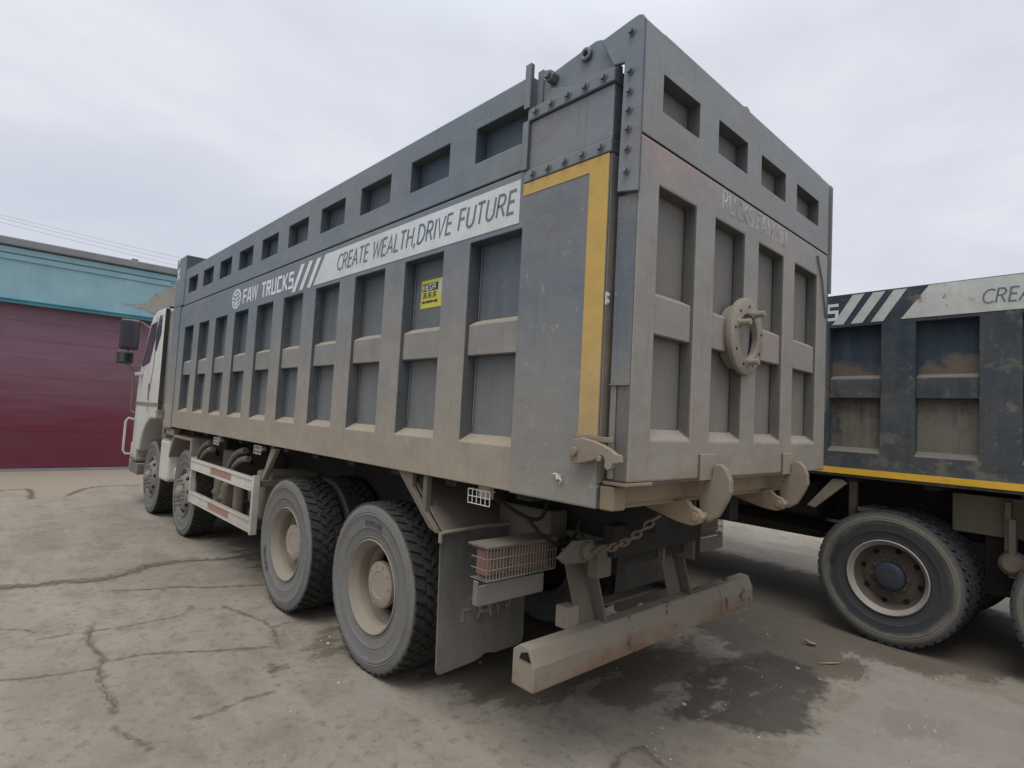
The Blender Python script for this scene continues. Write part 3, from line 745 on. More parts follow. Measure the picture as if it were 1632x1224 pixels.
        # thin rod on the right of the gate
        mb = MB(); mb.tube([(GX-.008, -4.10, 2.87), (GX-.012, -4.19, 2.70), (GX-.008, -4.285, 2.47)], .007, 6); O(mb, 'tie_rod', M['gateside'], gate, bevel=0)
        mb = MB(); mb.tube([(GX+.03, YB-.01, 1.50), (GX+.03, YB-.03, 1.46), (GX+.02, YB-.07, 1.42)], .005, 6); O(mb, 'loose_wire', M['wire'], gate, bevel=0)
        # foot plates
        mb = MB(); mb.box(GX-.004, GX+.12, YA+.01, YA-.19, 1.395, 1.4095); O(mb, 'gate_foot', M['sill'], gate, bevel=0.003)
    # gate hooks and hinge lugs under the gate
    for yy in (-2.675, -3.675):
        mb = MB(); mb.box(GX-.016, GX-.0005, yy+.085, yy-.06, 1.402, 1.532); O(mb, 'hook_pad', gm, gate, bevel=0.003)
        mb = MB()
        mb.prism([(GX-.016, 1.41), (GX-.018, 1.46), (GX-.035, 1.485), (GX-.066, 1.482), (GX-.094, 1.455), (GX-.113, 1.41), (GX-.116, 1.352), (GX-.096, 1.305), (GX-.052, 1.225), (GX-.0, 1.192), (GX+.04, 1.20), (GX+.05, 1.30), (GX+.02, 1.395)], 'y', yy-.022, yy-.060)
        O(mb, 'gate_hook', M['mudlt'], gate, bevel=0.006)
        mb = MB()
        mb.prism([(1.62, 1.29), (1.52, 1.288), (1.475, 1.30), (1.45, 1.272), (1.41, 1.258), (1.385, 1.225), (1.40, 1.195), (1.44, 1.178), (1.52, 1.185), (1.70, 1.23), (1.72, 1.29)], 'y', yy+.072, yy+.035)
        mb.cyl((1.425, yy+.08, 1.222), (1.425, yy-.08, 1.222), .022, n=14)
        O(mb, 'hinge_lug', M['sill'], bevel=0.004)
    # rear sill
    mb = MB()
    mb.box(1.545, 1.72, YL-.11, YR+.11, 1.275, 1.392)
    mb.box(1.47, 1.5445, YL-.005, YL-.10, 1.285, 1.388)
    mb.box(1.52, 1.5445, YL-.10, YR+.02, 1.30, 1.386)
    O(mb, 'rear_sill', M['sill'], bevel=0.006)
    # latch hook on the left rear corner
    mb = MB()
    y1, y2 = YL+.040, YL+.068
    mb.prism([(1.665, 1.50), (1.662, 1.555), (1.645, 1.578), (1.60, 1.590), (1.54, 1.580), (1.48, 1.565), (1.44, 1.548), (1.415, 1.532), (1.395, 1.530), (1.388, 1.500), (1.405, 1.494), (1.425, 1.494), (1.432, 1.472), (1.455, 1.462), (1.470, 1.478), (1.466, 1.50), (1.480, 1.522), (1.500, 1.520), (1.522, 1.500), (1.60, 1.478), (1.64, 1.472)], 'y', y1, y2)
    la = O(mb, 'latch_hook', M['mudlt'], bevel=0.003)
    mb = MB(); mb.cyl((1.632, YL+.012, 1.528), (1.632, YL+.085, 1.528), .020, n=14); mb.cyl((1.495, YL-.01, 1.508), (1.495, YL+.075, 1.508), .013, n=12)
    mb.box(1.46, 1.66, YL+.0145, YL+.03, 1.575, 1.598)
    O(mb, 'pivot_pin', M['mudlt'], la, bevel=0.002)
    # ---- chassis
    mb = MB()
    for yy in (YC+.42, YC-.42): mb.box(1.95, 11.2, yy-.045, yy+.045, .80, 1.075)
    for x_ in (1.97, 3.0, 4.1, 5.3, 6.6, 7.8, 9.0): mb.box(x_, x_+.08, YC-.374, YC+.374, .84, 1.03)
    mb.box(1.88, 1.9495, YC+.60, YC-.34, .93, 1.10)
    mb.cyl((1.875, YC+.30, 1.02), (1.8795, YC+.30, 1.02), .03, n=14); mb.cyl((1.875, YC+.10, 1.03), (1.8795, YC+.10, 1.03), .025, n=14)
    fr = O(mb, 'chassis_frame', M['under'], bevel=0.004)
    ax_r = (3.47, 4.93) if A else (3.41, 4.765)
    ax_f = (8.32, 10.18)
    zc = .475
    for x_ in ax_r:
        mb = MB(); mb.cyl((x_, YL-.35, zc), (x_, YR+.35, zc), .085, n=16)
        mb.lathe([(.0, .22), (.12, .21), (.20, .12), (.23, 0), (.20, -.12), (.12, -.21), (0, -.22)], 24, (x_, YC, zc))
        for s_ in (1, -1): mb.cyl((x_-.22, YC+s_*.55, zc+.12), (x_-.22, YC+s_*.80, zc+.12), .10, n=16)
        O(mb, 'axle', M['mud'], bevel=0, smooth=True)
    xm = sum(ax_r)/2
    for s_ in (1, -1):
        mb = MB()
        for k in range(9):
            L = .95-.08*k; mb.box(xm-L, xm+L, YC+s_*.56-.045, YC+s_*.56+.045, .60+.024*k, .6225+.024*k)
        mb.box(xm-.12, xm+.12, YC+s_*.56-.07, YC+s_*.56+.07, .42, .90)
        O(mb, 'leaf_spring', M['under'], bevel=0)
    for x_ in ax_f:
        mb = MB(); mb.cyl((x_, YL-.30, zc), (x_, YR+.30, zc), .06, n=14); mb.box(x_-.7, x_+.7, YC+.36, YC+.44, .66, .72); mb.box(x_-.7, x_+.7, YC-.44, YC-.36, .66, .72)
        O(mb, 'axle', M['mud'], bevel=0)
    mb = MB(); mb.cyl((5.0, YC, .62), (9.4, YC, .78), .06, n=14); O(mb, 'drive_shaft', M['under'], bevel=0, smooth=True)
    mb = MB(); mb.box(9.1, 10.9, YC-.4, YC+.4, .55, 1.25); mb.cyl((8.2, YC, .8), (9.1, YC, .85), .25, n=16); O(mb, 'engine', M['under'], bevel=0.03)
    # ---- wheels
    def put(proto, x_, y_, flip):
        w_ = copy_tree(proto, root); w_.location = (x_-BASE[0], y_-BASE[1], zc-BASE[2]); w_.rotation_euler = (0, 0 if x_ < 4.0 or not A else 2.1, 0)
        if flip: w_.rotation_euler = (0, random.uniform(0, 6.28), math.pi)
        return w_
    ax_r = ax_r
    outer = PROTO['deep' if A else 'mid']; inner = PROTO['inA' if A else 'inB']; fr_ = PROTO['front']
    for x_ in ax_r:
        put(outer, x_, YL-.035, 0); put(inner, x_, YL-.035-.35, 0)
        put(outer, x_, YR+.035, 1); put(inner, x_, YR+.035+.35, 1)
    for x_ in ax_f:
        put(fr_, x_, YL-.07, 0); put(fr_, x_, YR+.07, 1)
    # ---- rear mudguard, strut, flap
    for side in (0, 1):
        def Y(y): return y if side == 0 else mir(y)
        mb = MB()
        mb.prism([(3.05, 1.248), (2.72, .98), (2.70, .965), (2.635, .985), (2.635, 1.0), (2.70, .985), (3.03, 1.248)], 'y', Y(YL-.05), Y(YL-.70))
        mg = O(mb, 'mudguard', M['mud'], bevel=0.003)
        mb = MB()
        mb.prism([(3.19, 1.30), (2.80, .985), (2.72, .965), (2.735, .99), (2.83, 1.06), (3.00, 1.20), (3.00, 1.30)], 'y', Y(YL-.018), Y(YL-.052))
        mb.box(2.845, 2.885, Y(YL-.02), Y(YL-.06), 1.05, 1.30)
        O(mb, 'mudguard_bracket', M['mud'], bevel=0.004)
        mb = MB()
        fx = 2.64
        pts = []
        N = 14
        poly = [(Y(YL), .99), (Y(YL), .23), (Y(YL-.012), .205), (Y(YL-.035), .20), (Y(YL-.28), .212), (Y(YL-.33), .222), (Y(YL-.36), .240), (Y(YL-.40), .236), (Y(YL-.44), .222), (Y(YL-.66), .218), (Y(YL-.69), .232), (Y(YL-.70), .26), (Y(YL-.70), .99)]
        mb.prism(poly, 'x', fx, fx+.012)
        fl = O(mb, 'mud_flap', M['flap'], bevel=0.003)
        for p_ in fl.data.vertices: p_.co.x += .02*math.sin(p_.co.z*5+p_.co.y*3)
        mb = MB(); mb.tube([(2.635, Y(YL+.005), .985), (2.635, Y(YL-.3), 1.0), (2.635, Y(YL-.705), .99)], .011, 8); mb.box(2.63, 2.655, Y(YL+.012), Y(YL+.001), .93, .99)
        O(mb, 'flap_rail', M['mudlt'], fl, bevel=0)
        ys_ = YL-.16 if side == 0 else -3.67-.14
        P = lambda u, v, h: (fx-h-.0015, ys_-u, .46+v)
        mb = lettering(MB(), 'FAW', BLOCK, P, .40, .13, .020, .05)
        fl_ = O(mb, 'lettering', M['flaptxt'], fl, bevel=0)
        for p_ in fl_.data.vertices: p_.co.x += .02*math.sin(p_.co.z*5+p_.co.y*3)
        # tail lamp with wire cage
        mb = MB(); X_ = 2.20
        mb.box(X_+.012, X_+.09, Y(-1.955), Y(-2.42), .845, .98); mb.box(X_+.0, X_+.0118, Y(-1.965), Y(-2.10), .85, .975); mb.box(X_+.0, X_+.0118, Y(-2.11), Y(-2.25), .85, .975); mb.box(X_+.0, X_+.0118, Y(-2.26), Y(-2.41), .85, .975)
        tl = O(mb, 'tail_light', M['lamp'], bevel=0.008)
        mb = MB()
        for k in range(24):
            yy = Y(-1.935-.51*k/23); mb.tube([(X_+.10, yy, .992), (X_-.022, yy, .992), (X_-.022, yy, .832), (X_+.10, yy, .832)], .0032, 5)
        for z_ in (.992, .94, .885, .832): mb.tube([(X_-.024, Y(-1.935), z_), (X_-.024, Y(-2.445), z_)], .0035, 5)
        for z_ in (.94, .885): mb.tube([(X_+.10, Y(-1.935), z_), (X_-.024, Y(-1.935), z_)], .003, 5)
        O(mb, 'lamp_cage', M['cage'], tl, bevel=0)
        mb = MB(); mb.box(X_-.03, X_+.13, Y(-1.93), Y(-2.45), .993, 1.004); O(mb, 'lamp_hood', M['mud'], tl, bevel=0.002)
        mb = MB(); mb.box(X_-.01, X_-.004, Y(-1.90), Y(-2.37), .712, .815); mb.box(X_-.0035, X_+.035, Y(-1.897), Y(-1.903), .712, .834)
        O(mb, 'number_plate_holder', M['hose'], tl, bevel=0.003)
        mb = MB(); mb.box(X_+.03, X_+.10, Y(-2.35), Y(YC+.49), .86, .93); O(mb, 'lamp_arm', M['under'], bevel=0)
    # ---- rear underrun bumper
    mb = MB()
    bx = 1.93
    prof = [(bx, .345), (bx, .462), (bx+.035, .545), (bx+.10, .552), (bx+.15, .515), (bx+.15, .345)]
    mb.prism(prof, 'y', -2.05, -4.44)
    bp = O(mb, 'underrun_bumper', M['bumper'], bevel=0.006, seg=2)
    mb = MB(); mb.prism([(bx+.020, .485), (bx+.045, .528), (bx+.085, .515), (bx+.10, .485)], 'y', -2.0455, -2.0495); O(mb, 'bumper_hole', M['hole'], bp, bevel=0)
    mb = MB(); mb.prism([(bx-.0008, .3445), (bx-.0008, .4623), (bx+.0347, .5458), (bx+.10, .5528), (bx+.1508, .5155), (bx+.1508, .3445)], 'y', -3.937, -3.940); O(mb, 'bumper_seam', M['hole'], bp, bevel=0)
    for yy in (-2.55, -3.47):
        mb = MB()
        w_ = .19
        mb.hexa([(2.02, yy-.10, .50), (2.03, yy-.10, .50), (2.03, yy+.06, .50), (2.02, yy+.06, .50), (2.10, yy+.0, .96), (2.11, yy+.0, .96), (2.11, yy+.14, .96), (2.10, yy+.14, .96)])
        mb.hexa([(1.96, yy-.13, .50), (2.14, yy-.13, .50), (2.14, yy-.115, .50), (1.96, yy-.115, .50), (2.02, yy-.03, .96), (2.20, yy-.03, .96), (2.20, yy-.015, .96), (2.02, yy-.015, .96)])
        br = O(mb, 'bumper_bracket', M['mud'], bevel=0.003)
        mb = MB(); mb.box(2.03, 2.12, yy+.055, yy+.15, .54, .655)
        if yy > -3: O(mb, 'bracket_stop', M['mudlt'], br, bevel=0.004)
    mb = MB(); mb.box(2.12, 2.22, YC+.50, YC-.54, .56, .575); O(mb, 'bracket_shelf', M['mud'], bevel=0.002)
    # tow lugs and chain
    mb = MB()
    mb.prism([(-2.20, .965), (-2.32, 1.04), (-2.46, 1.035), (-2.52, .955), (-2.40, .92), (-2.25, .93)], 'x', 1.93, 1.96)
    mb.cyl((1.90, -2.40, .985), (1.96, -2.40, .985), .045, n=18)
    mb.box(1.92, 1.99, -2.50, -2.62, .82, 1.0)
    O(mb, 'tow_lug', M['mud'], bevel=0.004)
    mb = MB(); mb.box(1.90, 1.94, YC+.27, YC-.05, .98, 1.12)
    O(mb, 'tow_plate', M['mud'], bevel=0.004)
    mb = MB()
    mb.box(1.93, 2.06, -3.16, -3.18, .80, 1.22); mb.box(1.90, 2.06, -3.47, -3.49, .80, 1.22)
    mb.box(2.061, 2.08, -3.16, -3.49, .80, 1.22)
    O(mb, 'tow_bracket', M['mud'], bevel=0.003)
    p0, p1 = Vector((1.90, -2.42, .985)), Vector((1.60, -2.56, 1.205))
    N = 11; chain = None
    mb = MB()
    for k in range(N):
        t_ = (k+.5)/N; c = p0.lerp(p1, t_); c.z -= .045*math.sin(math.pi*t_)
        dd = (p1-p0).normalized(); side_ = dd.cross(Vector((0, 0, 1))).normalized(); upv = side_.cross(dd)
        if k % 2: side_, upv = upv, side_
        mb.tube([c + dd*.028*math.cos(R(a)) + side_*.015*math.sin(R(a)) for a in range(0, 361, 30)], .0065, 6)
    O(mb, 'chain', M['rustchain'], bevel=0, smooth=True)
    mb = MB(); mb.cyl((2.045, -3.30, .98), (2.0605, -3.30, .98), .062, n=22); O(mb, 'bracket_hole', M['hole'], bevel=0)
    # air lines and cables looped under the rear frame
    for q in (((2.1, YC+.65, 1.05), (2.0, YC+.55, .86), (1.98, YC+.38, .84), (2.05, YC+.28, 1.0)),
              ((2.2, YC+.95, 1.12), (2.15, YC+.80, .93), (2.15, YC+.62, .90), (2.2, YC+.5, 1.08)),
              ((2.0, YC+.2, 1.1), (1.97, YC+.05, .90), (1.97, YC-.15, .88), (2.0, YC-.3, 1.08)),
              ((2.4, YL-.1, 1.24), (2.3, YL-.35, 1.10), (2.25, YL-.42, 1.0), (2.3, YL-.5, 1.2))):
        pts_ = []
        P4 = [Vector(p) for p in q]
        for k in range(13):
            u = k/12; pts_.append((1-u)**3*P4[0]+3*u*(1-u)**2*P4[1]+3*u*u*(1-u)*P4[2]+u**3*P4[3])
        mb = MB(); mb.tube(pts_, .011, 7); O(mb, 'air_line', M['under'], bevel=0, smooth=True)
    mb = MB()
    for yy_, z_ in ((YC+.42, .98), (YC+.42, .9)): mb.box(2.0, 2.5, yy_+.046, yy_+.09, z_-.02, z_+.02)
    mb.box(2.3, 2.75, YC+.50, YC+.66, .92, 1.12)
    O(mb, 'valve_block', M['mud'], bevel=0.01)
    # ---- marker lamps in cages under the bed edge
    for x_ in ((2.36, 5.66, 6.94) if A else (2.4, 5.7)):
        mb = MB(); mb.box(x_-.045, x_+.045, YL-.05, YL-.09, 1.215, 1.285); ml_ = O(mb, 'marker_lamp', M['marker'], bevel=0.004)
        mb = MB()
        for k in range(6): xx = x_-.09+.18*k/5; mb.tube([(xx, YL-.055, 1.262), (xx, YL-.02, 1.262), (xx, YL-.02, 1.185)], .0028, 5)
        for z_ in (1.262, 1.225, 1.187): mb.tube([(x_-.09, YL-.019, z_), (x_+.09, YL-.019, z_)], .0028, 5)
        O(mb, 'lamp_cage', M['wire'], ml_, bevel=0)
    if A:
        # ---- side guard
        g0, g1 = (5.68, 7.86)
        bo = -.02 if A else -.19
        if not A: YLs = YL
        mb = MB(); yy = YL-.02
        for zz in (.82, .43):
            mb.box(g0+.04, g1-.03, yy-.03, yy, zz, zz+.135)
            mb.box(g0+.04, g1-.03, yy+.0005, yy+.012, zz+.105, zz+.134); mb.box(g0+.04, g1-.03, yy+.0005, yy+.012, zz+.001, zz+.03)
        mb.box(g0, g0+.04, yy-.06, yy+.006, .41, .975); mb.box(g1-.03, g1, yy-.06, yy+.004, .42, .97)
        sg_ = O(mb, 'side_guard', M['guard'], bevel=0.004)
        mb = MB()
        for zz in (.82, .43): mb.box(6.35, 7.05, yy+.0005, yy+.0035, zz+.0302, zz+.1048)
        O(mb, 'reflective_tape', M['redtape'], sg_, bevel=0)
        mb = MB()
        mb.prism([(5.40, 1.26), (5.27, 1.26), (5.55, .95), (5.58, .96)], 'y', YL-.05, YL-.09)
        mb.box(5.50, 5.53, YL-.10, YL-.13, .95, 1.28)
        O(mb, 'guard_bracket', M['mudlt'], bevel=0.003); mb = MB()
        mb.box(5.72, 5.77, YL-.08, YL-.70, .86, .92); O(mb, 'guard_bracket', M['mudlt'], bevel=0.003); mb = MB(); mb.box(7.8, 7.85, YL-.08, YL-.70, .86, .92)
        O(mb, 'guard_bracket', M['mudlt'], bevel=0.003)
        # air tanks, battery and hoses behind the guard
        mb = MB()
        for x_, zz in ((6.25, .72), (6.25, .46), (6.7, .46)):
            mb.cyl((x_, YL-.22, zz), (x_, YL-.95, zz), .125, n=20)
        for k in range(4): mb.lathe([(0, .02), (.10, .0), (.125, -.05)], 20, (6.25+.0*k, YL-.20, .72)) if k == 0 else None
        at = O(mb, 'air_tank', M['mud'], bevel=0.008, smooth=True)
        mb = MB(); mb.box(6.75, 7.25, YL-.20, YL-.75, .72, 1.10); mb.box(6.8, 7.2, YL-.18, YL-.75, .80, 1.11); O(mb, 'battery_box', M['mud'], bevel=0.012)
        mb = MB(); mb.cyl((7.5, YL-.25, .55), (7.5, YL-.8, .55), .18, n=20); O(mb, 'air_tank', M['mud'], bevel=0.02, smooth=True)
        for q in ((5.85, 6.05, .8, .5, 1.0), (7.25, 7.42, .3, .42, .78), (7.02, 7.16, .3, .40, .74)):
            mb = MB(); mb.box(q[0], q[1], YL-.16, YL-q[2], q[3], q[4]); mb.lathe([(0, .03), (.05, .02), (.065, -.02)], 14, ((q[0]+q[1])/2, YL-.16, (q[3]+q[4])/2)); O(mb, 'filter_housing', M['mudlt'], bevel=0.04, seg=2, smooth=True)
        mb = MB(); mb.cyl((6.55, YL-.18, .42), (6.55, YL-.18, .80), .06, n=12); O(mb, 'filter_housing', M['mudlt'], bevel=0.02, seg=2, smooth=True)
        def harc(x0_, x1_, z0_, z1_, y_):
            return [(x0_, y_, z0_)] + [(x0_+(x1_-x0_)*(1-math.cos(R(a))), y_, z0_+(z1_-z0_)*math.sin(R(a))) for a in range(8, 91, 10)]
        for a in ((8.0, 7.45, .80, 1.17), (7.85, 7.35, .80, 1.10), (6.80, 6.25, .80, 1.17), (6.66, 6.15, .82, 1.09)):
            mb = MB(); mb.tube(harc(*a, YL-.12), .032, 10); O(mb, 'brake_hose', M['hose'], bevel=0, smooth=True)
        for x_ in (6.4, 7.6):
            mb = MB(); mb.tube([(x_, YL-.2, 1.1), (x_+.2, YL-.3, 1.0), (x_+.5, YL-.35, 1.05), (x_+.7, YL-.5, .95)], .018, 8); O(mb, 'air_line', M['under'], bevel=0, smooth=True)
    else:
        mb = MB(); mb.prism([(5.20, 1.26), (5.12, 1.26), (5.08, 1.23), (5.35, .975), (5.42, .99)], 'y', YL-.03, YL-.055); mb.prism([(5.185, 1.26), (5.20, 1.26), (5.42, .99), (5.405, .99)], 'y', YL-.0555, YL-.12)
        mb.box(5.10, 5.16, YL-.30, YL-.36, .92, 1.26); mb.box(4.9, 5.05, YL-.2, YL-.6, .98, 1.02)
        O(mb, 'mudguard_bracket', M['mudlt'], bevel=0.003)
        mb = MB(); mb.box(5.45, 7.9, YL-.30, YL-.90, .86, 1.20); O(mb, 'tool_box', M['under'], bevel=0.02)
        mb = MB(); mb.box(3.80, 4.42, YL-.50, YL-.53, .90, 1.22); mb.box(4.02, 4.06, YL-.40, YL-.50, .70, 1.2); mb.box(3.9, 3.93, YL-.42, YL-.50, .6, 1.2)
        O(mb, 'spring_hanger', M['mudlt'], bevel=0.006)
        for x_, yo_, zo_ in ((4.0, YL-.40, .72), (ax_r[0]-.32, YC+.72, .78), (ax_r[0]-.32, YC-.72, .78), (ax_r[1]-.32, YC-.72, .78)):
            if 1:
                mb = MB(); c_ = (x_, yo_, zo_)
                mb.lathe([(0, .10), (.05, .10), (.085, .07), (.095, .02), (.10, 0), (.095, -.02), (.085, -.08), (0, -.10)], 24, c_)
                mb.box(c_[0]-.02, c_[0]+.02, c_[1]-.02, c_[1]+.06, c_[2]-.1, c_[2]+.35)
                O(mb, 'brake_chamber', M['mudlt'], bevel=0, smooth=True)
    # fuel tank on the right-hand side
    mb = MB(); mb.box(5.9, 7.5, YR+.12, YR+.75, .42, 1.02); O(mb, 'fuel_tank', M['mud'], bevel=0.08, seg=3)
    # ---- mudguards at the front axles
    for side in (0, 1):
        def Y(y): return y if side == 0 else mir(y)
        mb = MB()
        mb.box(8.02, 8.80, Y(YL-.03), Y(YL-.45), 1.150, 1.185)
        mb.prism([(8.80, 1.185), (8.87, 1.185), (9.16, .74), (9.11, .74), (8.82, 1.15), (8.80, 1.15)], 'y', Y(YL-.03), Y(YL-.45))
        mb.box(7.95, 8.02, Y(YL-.03), Y(YL-.45), .86, 1.185)
        O(mb, 'mudguard', M['guard'] if 0 else M['mudlt'], bevel=0.006)
        mb = MB(); mb.box(9.02, 9.45, Y(YL-.01), Y(YL-.55), .52, 1.10); mb.prism([(9.02, .53), (8.80, .53), (8.80, .72), (9.02, .76)], 'y', Y(YL-.10), Y(YL-.55))
        O(mb, 'tool_box', M['cream'], bevel=0.045, seg=3)
        mb = MB(); mb.prism([(9.45, 1.28), (9.70, 1.36), (9.62, .95), (9.45, .80)], 'y', Y(YL-.06), Y(YL-.40)); O(mb, 'splash_panel', M['hose'], bevel=0.006)
    mb = MB(); mb.box(8.85, 9.35, YL-.02, YL-.10, 1.17, 1.262); mb.cyl((9.30, YL-.02, 1.21), (9.30, YL-.3, 1.21), .05, n=12); O(mb, 'bed_rest', M['mudlt'], bevel=0.006)
    # ---- cab
    YCa = YL-.02; YCb = YR+.02
    outline = [(10.05, 1.47), (9.93, 1.47), (9.93, 3.03), (10.0, 3.06), (10.45, 3.06), (10.72, 3.00), (10.86, 2.90), (11.30, 2.26), (11.42, 2.05), (11.50, 1.75), (11.52, 1.15), (11.50, .62), (11.22, .60), (11.20, .80)]
    archp = [(10.18+.62*math.cos(R(a))*1.35, .62+.74*math.sin(R(a))) for a in range(14, 167, 12)]
    outline += [(x_, min(z_, 1.36)) for x_, z_ in archp if x_ > 9.95][:]
    mb = MB(); mb.prism(outline, 'y', YCa, YCb)
    cab = O(mb, 'cab', M['cream'], bevel=0.03, seg=3)
    def sidepoly(poly, nm, mat, th=.005, base=0.0, parent=cab):
        mb = MB(); mb.prism(poly, 'y', YCa+base+.0005, YCa+base+th); O(mb, nm, mat, parent, bevel=0.002); mb = MB(); mb.prism(poly, 'y', YCb-base-.0005, YCb-base-th); O(mb, nm, mat, parent, bevel=0.002)
    sidepoly([(10.42, 2.88), (10.78, 2.86), (11.26, 2.22), (11.20, 2.18), (10.68, 2.24), (10.42, 2.62)], 'side_window', M['glass'])
    sidepoly([(10.06, 2.95), (10.24, 2.96), (10.37, 2.70), (10.37, 2.42), (10.30, 2.40), (10.06, 2.66)], 'quarter_window', M['glass'])
    sidepoly([(10.36, 2.95), (10.40, 2.95), (10.41, 2.20), (10.58, 1.70), (10.56, 1.45), (10.54, 1.45), (10.54, 1.70), (10.37, 2.20)], 'door_seam', M['hose'], .003)
    sidepoly([(9.95, 1.55), (11.48, 1.55), (11.48, 1.60), (9.95, 1.60)], 'trim_strip', M['mudlt'], .012)
    sidepoly([(10.52, 1.64), (10.60, 1.64), (10.62, 1.90), (10.55, 1.90)], 'door_handle', M['hose'], .010)
    mb = MB(); mb.prism([(10.90, 2.87), (10.875, 2.89), (11.315, 2.24), (11.33, 2.25)], 'y', YCa-.12, YCb+.12); O(mb, 'windscreen', M['glass'], cab, bevel=0)
    mb = MB(); mb.box(9.895, 9.929, YCa-.004, YCa-.06, 1.5, 3.04); mb.tube([(9.90, YCa-.05, 3.07), (9.90, YCa-1.9, 3.07)], .02, 8); O(mb, 'roof_rail', M['blackplastic'], cab, bevel=0)
    mb = MB(); mb.tube([(11.40, YCa+.02, 1.30), (11.40, YCa+.10, 1.32), (11.44, YCa+.13, 1.26), (11.46, YCa+.13, .78), (11.44, YCa+.10, .72), (11.38, YCa+.0, .72)], .018, 8); O(mb, 'grab_handle', M['guard'], cab, bevel=0, smooth=True)
    mb = MB(); mb.tube([(11.40, YCa+.03, 2.10), (11.44, YCa+.07, 2.05), (11.46, YCa+.07, 1.45), (11.42, YCa+.02, 1.40)], .016, 8); O(mb, 'grab_handle', M['hose'], cab, bevel=0, smooth=True)
    mb = MB(); mb.box(10.95, 11.45, YCa-.02, YCa-.35, .98, 1.05); mb.box(11.42, 11.45, YCa-.02, YCa-.35, .60, .98); mb.box(11.0, 11.45, YCa+.02, YCa-.35, .62, .68); mb.box(10.9, 11.50, YCa+.01, YCa-.4, .42, .60); O(mb, 'cab_step', M['hose'], cab, bevel=0.01)
    mb = MB(); mb.box(11.505, 11.75, YCa-.02, YCb+.02, .42, .92); O(mb, 'front_bumper', M['cream'], cab, bevel=0.05, seg=3)
    for s_ in (0, 1):
        def Y(y): return y if s_ == 0 else mir(y)
        ym = -1.74
        mb = MB(); mb.box(11.02, 11.12, Y(ym+.11), Y(ym-.16), 2.44, 2.93); mi_ = O(mb, 'wing_mirror', M['blackplastic'], cab, bevel=0.03, seg=2)
        mb = MB(); mb.box(11.014, 11.0195, Y(ym+.08), Y(ym-.13), 2.48, 2.90); O(mb, 'mirror_glass', M['glass'], mi_, bevel=0)
        mb = MB(); mb.box(11.02, 11.11, Y(ym+.13), Y(ym-.10), 2.20, 2.41); O(mb, 'wide_mirror', M['blackplastic'], mi_, bevel=0.03, seg=2)
        mb = MB(); mb.box(11.014, 11.0195, Y(ym+.10), Y(ym-.07), 2.23, 2.38); O(mb, 'mirror_glass', M['mirrorglass'], mi_, bevel=0)
        mb = MB(); mb.tube([(11.0, Y(YCa-.02), 2.82), (11.06, Y(YCa+.08), 2.90), (11.07, Y(ym-.08), 2.93), (11.10, Y(ym-.03), 2.90), (11.13, Y(ym-.03), 2.2), (11.15, Y(YCa+.1), 2.10), (11.2, Y(YCa-.02), 2.08)], .013, 8); O(mb, 'mirror_arm', M['hose'], mi_, bevel=0, smooth=True)
        mb = MB(); mb.box(11.1, 11.3, Y(YCa+.09), Y(YCa+.003), 2.03, 2.09); O(mb, 'mirror_foot', M['white'], mi_, bevel=0.01)
    # intake stack, hose and tank between cab and bed
    mb = MB(); mb.box(9.42, 9.66, YL-.16, YL-.55, 1.45, 2.92); O(mb, 'air_intake', M['intake'], bevel=0.03, seg=2)
    mb = MB()
    for k in range(12): mb.lathe([(.055, -.015), (.075, 0), (.055, .015)], 16, (9.36, YL-.15, 2.10+.055*k))
    mb.cyl((9.36, YL-.15, 1.98), (9.36, YL-.15, 2.76), .055, n=14)
    O(mb, 'corrugated_hose', M['blackplastic'], bevel=0, smooth=True)
    mb = MB(); mb.cyl((9.42, YL-.16, 1.62), (9.42, YL-.16, 1.98), .12, n=20); O(mb, 'coolant_tank', M['brown'], bevel=0.01, smooth=True)
    mb = MB(); mb.tube([(9.36, YL-.05, 1.9), (9.36, YL-.04, 1.62), (9.42, YL-.04, 1.56), (9.5, YL-.05, 1.58)], .02, 8); mb.box(9.34, 9.42, YL-.02, YL-.08, 1.53, 1.60); O(mb, 'intake_pipe', M['white'], bevel=0, smooth=True)
    return root

t = NT('worn_white_lettering')
n = t.rng(t.noise(6, 6, 0.7, loc=(1, 2, 3)), 0.42, 0.54)
M['worn'] = t.fin(t.mix(n, (0.27, 0.262, 0.25), (0.52, 0.53, 0.54)), 0.6)
t = NT('worn_flap_lettering')
n = t.rng(t.noise(14, 6, 0.7), 0.42, 0.6)
M['flaptxt'] = t.fin(t.mix(n, (0.13, 0.122, 0.105), (0.25, 0.23, 0.19)), 0.9)
M['ring'] = paint('ring_dust', (0.25, 0.225, 0.19), (0.31, 0.275, 0.22), 1.5, 3.0, 0.8, 0.5, 0.3, 0.2, rough=0.9)
M['cage'] = paint('dusty_cage_wire', (0.22, 0.19, 0.16), DUST2, 0.5, 1.2, 0.5, 0.5, 0.2, 0.2)

PROTO = {'deep': make_wheel('deep'), 'front': make_wheel('front'), 'mid': make_wheel('mid'), 'inA': inner_wheel(T_A), 'inB': inner_wheel(T_B)}
truckA = make_truck('dump_truck', 'dusty slate grey dump truck with cream cab and bolted raised tailgate, nearest the camera', BASE, 0, 'A')
# second truck: parallel, turned 4 degrees
aB = R(-4)
anchor = Vector((4.62-BASE[0], -1.99-BASE[1], 0)); anchor.rotate(Matrix.Rotation(aB, 3, 'Z'))
truckB = make_truck('dump_truck', 'dark navy dump truck with mud-stained ribs and a bright yellow stripe along its lower edge', (1.223-anchor.x, -5.681-anchor.y, GZ), aB, 'B')
def kill(o):
    for c in list(o.children): kill(c)
    bpy.data.objects.remove(o)
for p_ in PROTO.values(): kill(p_)
bpy.data.objects.remove(T_A); bpy.data.objects.remove(T_B)

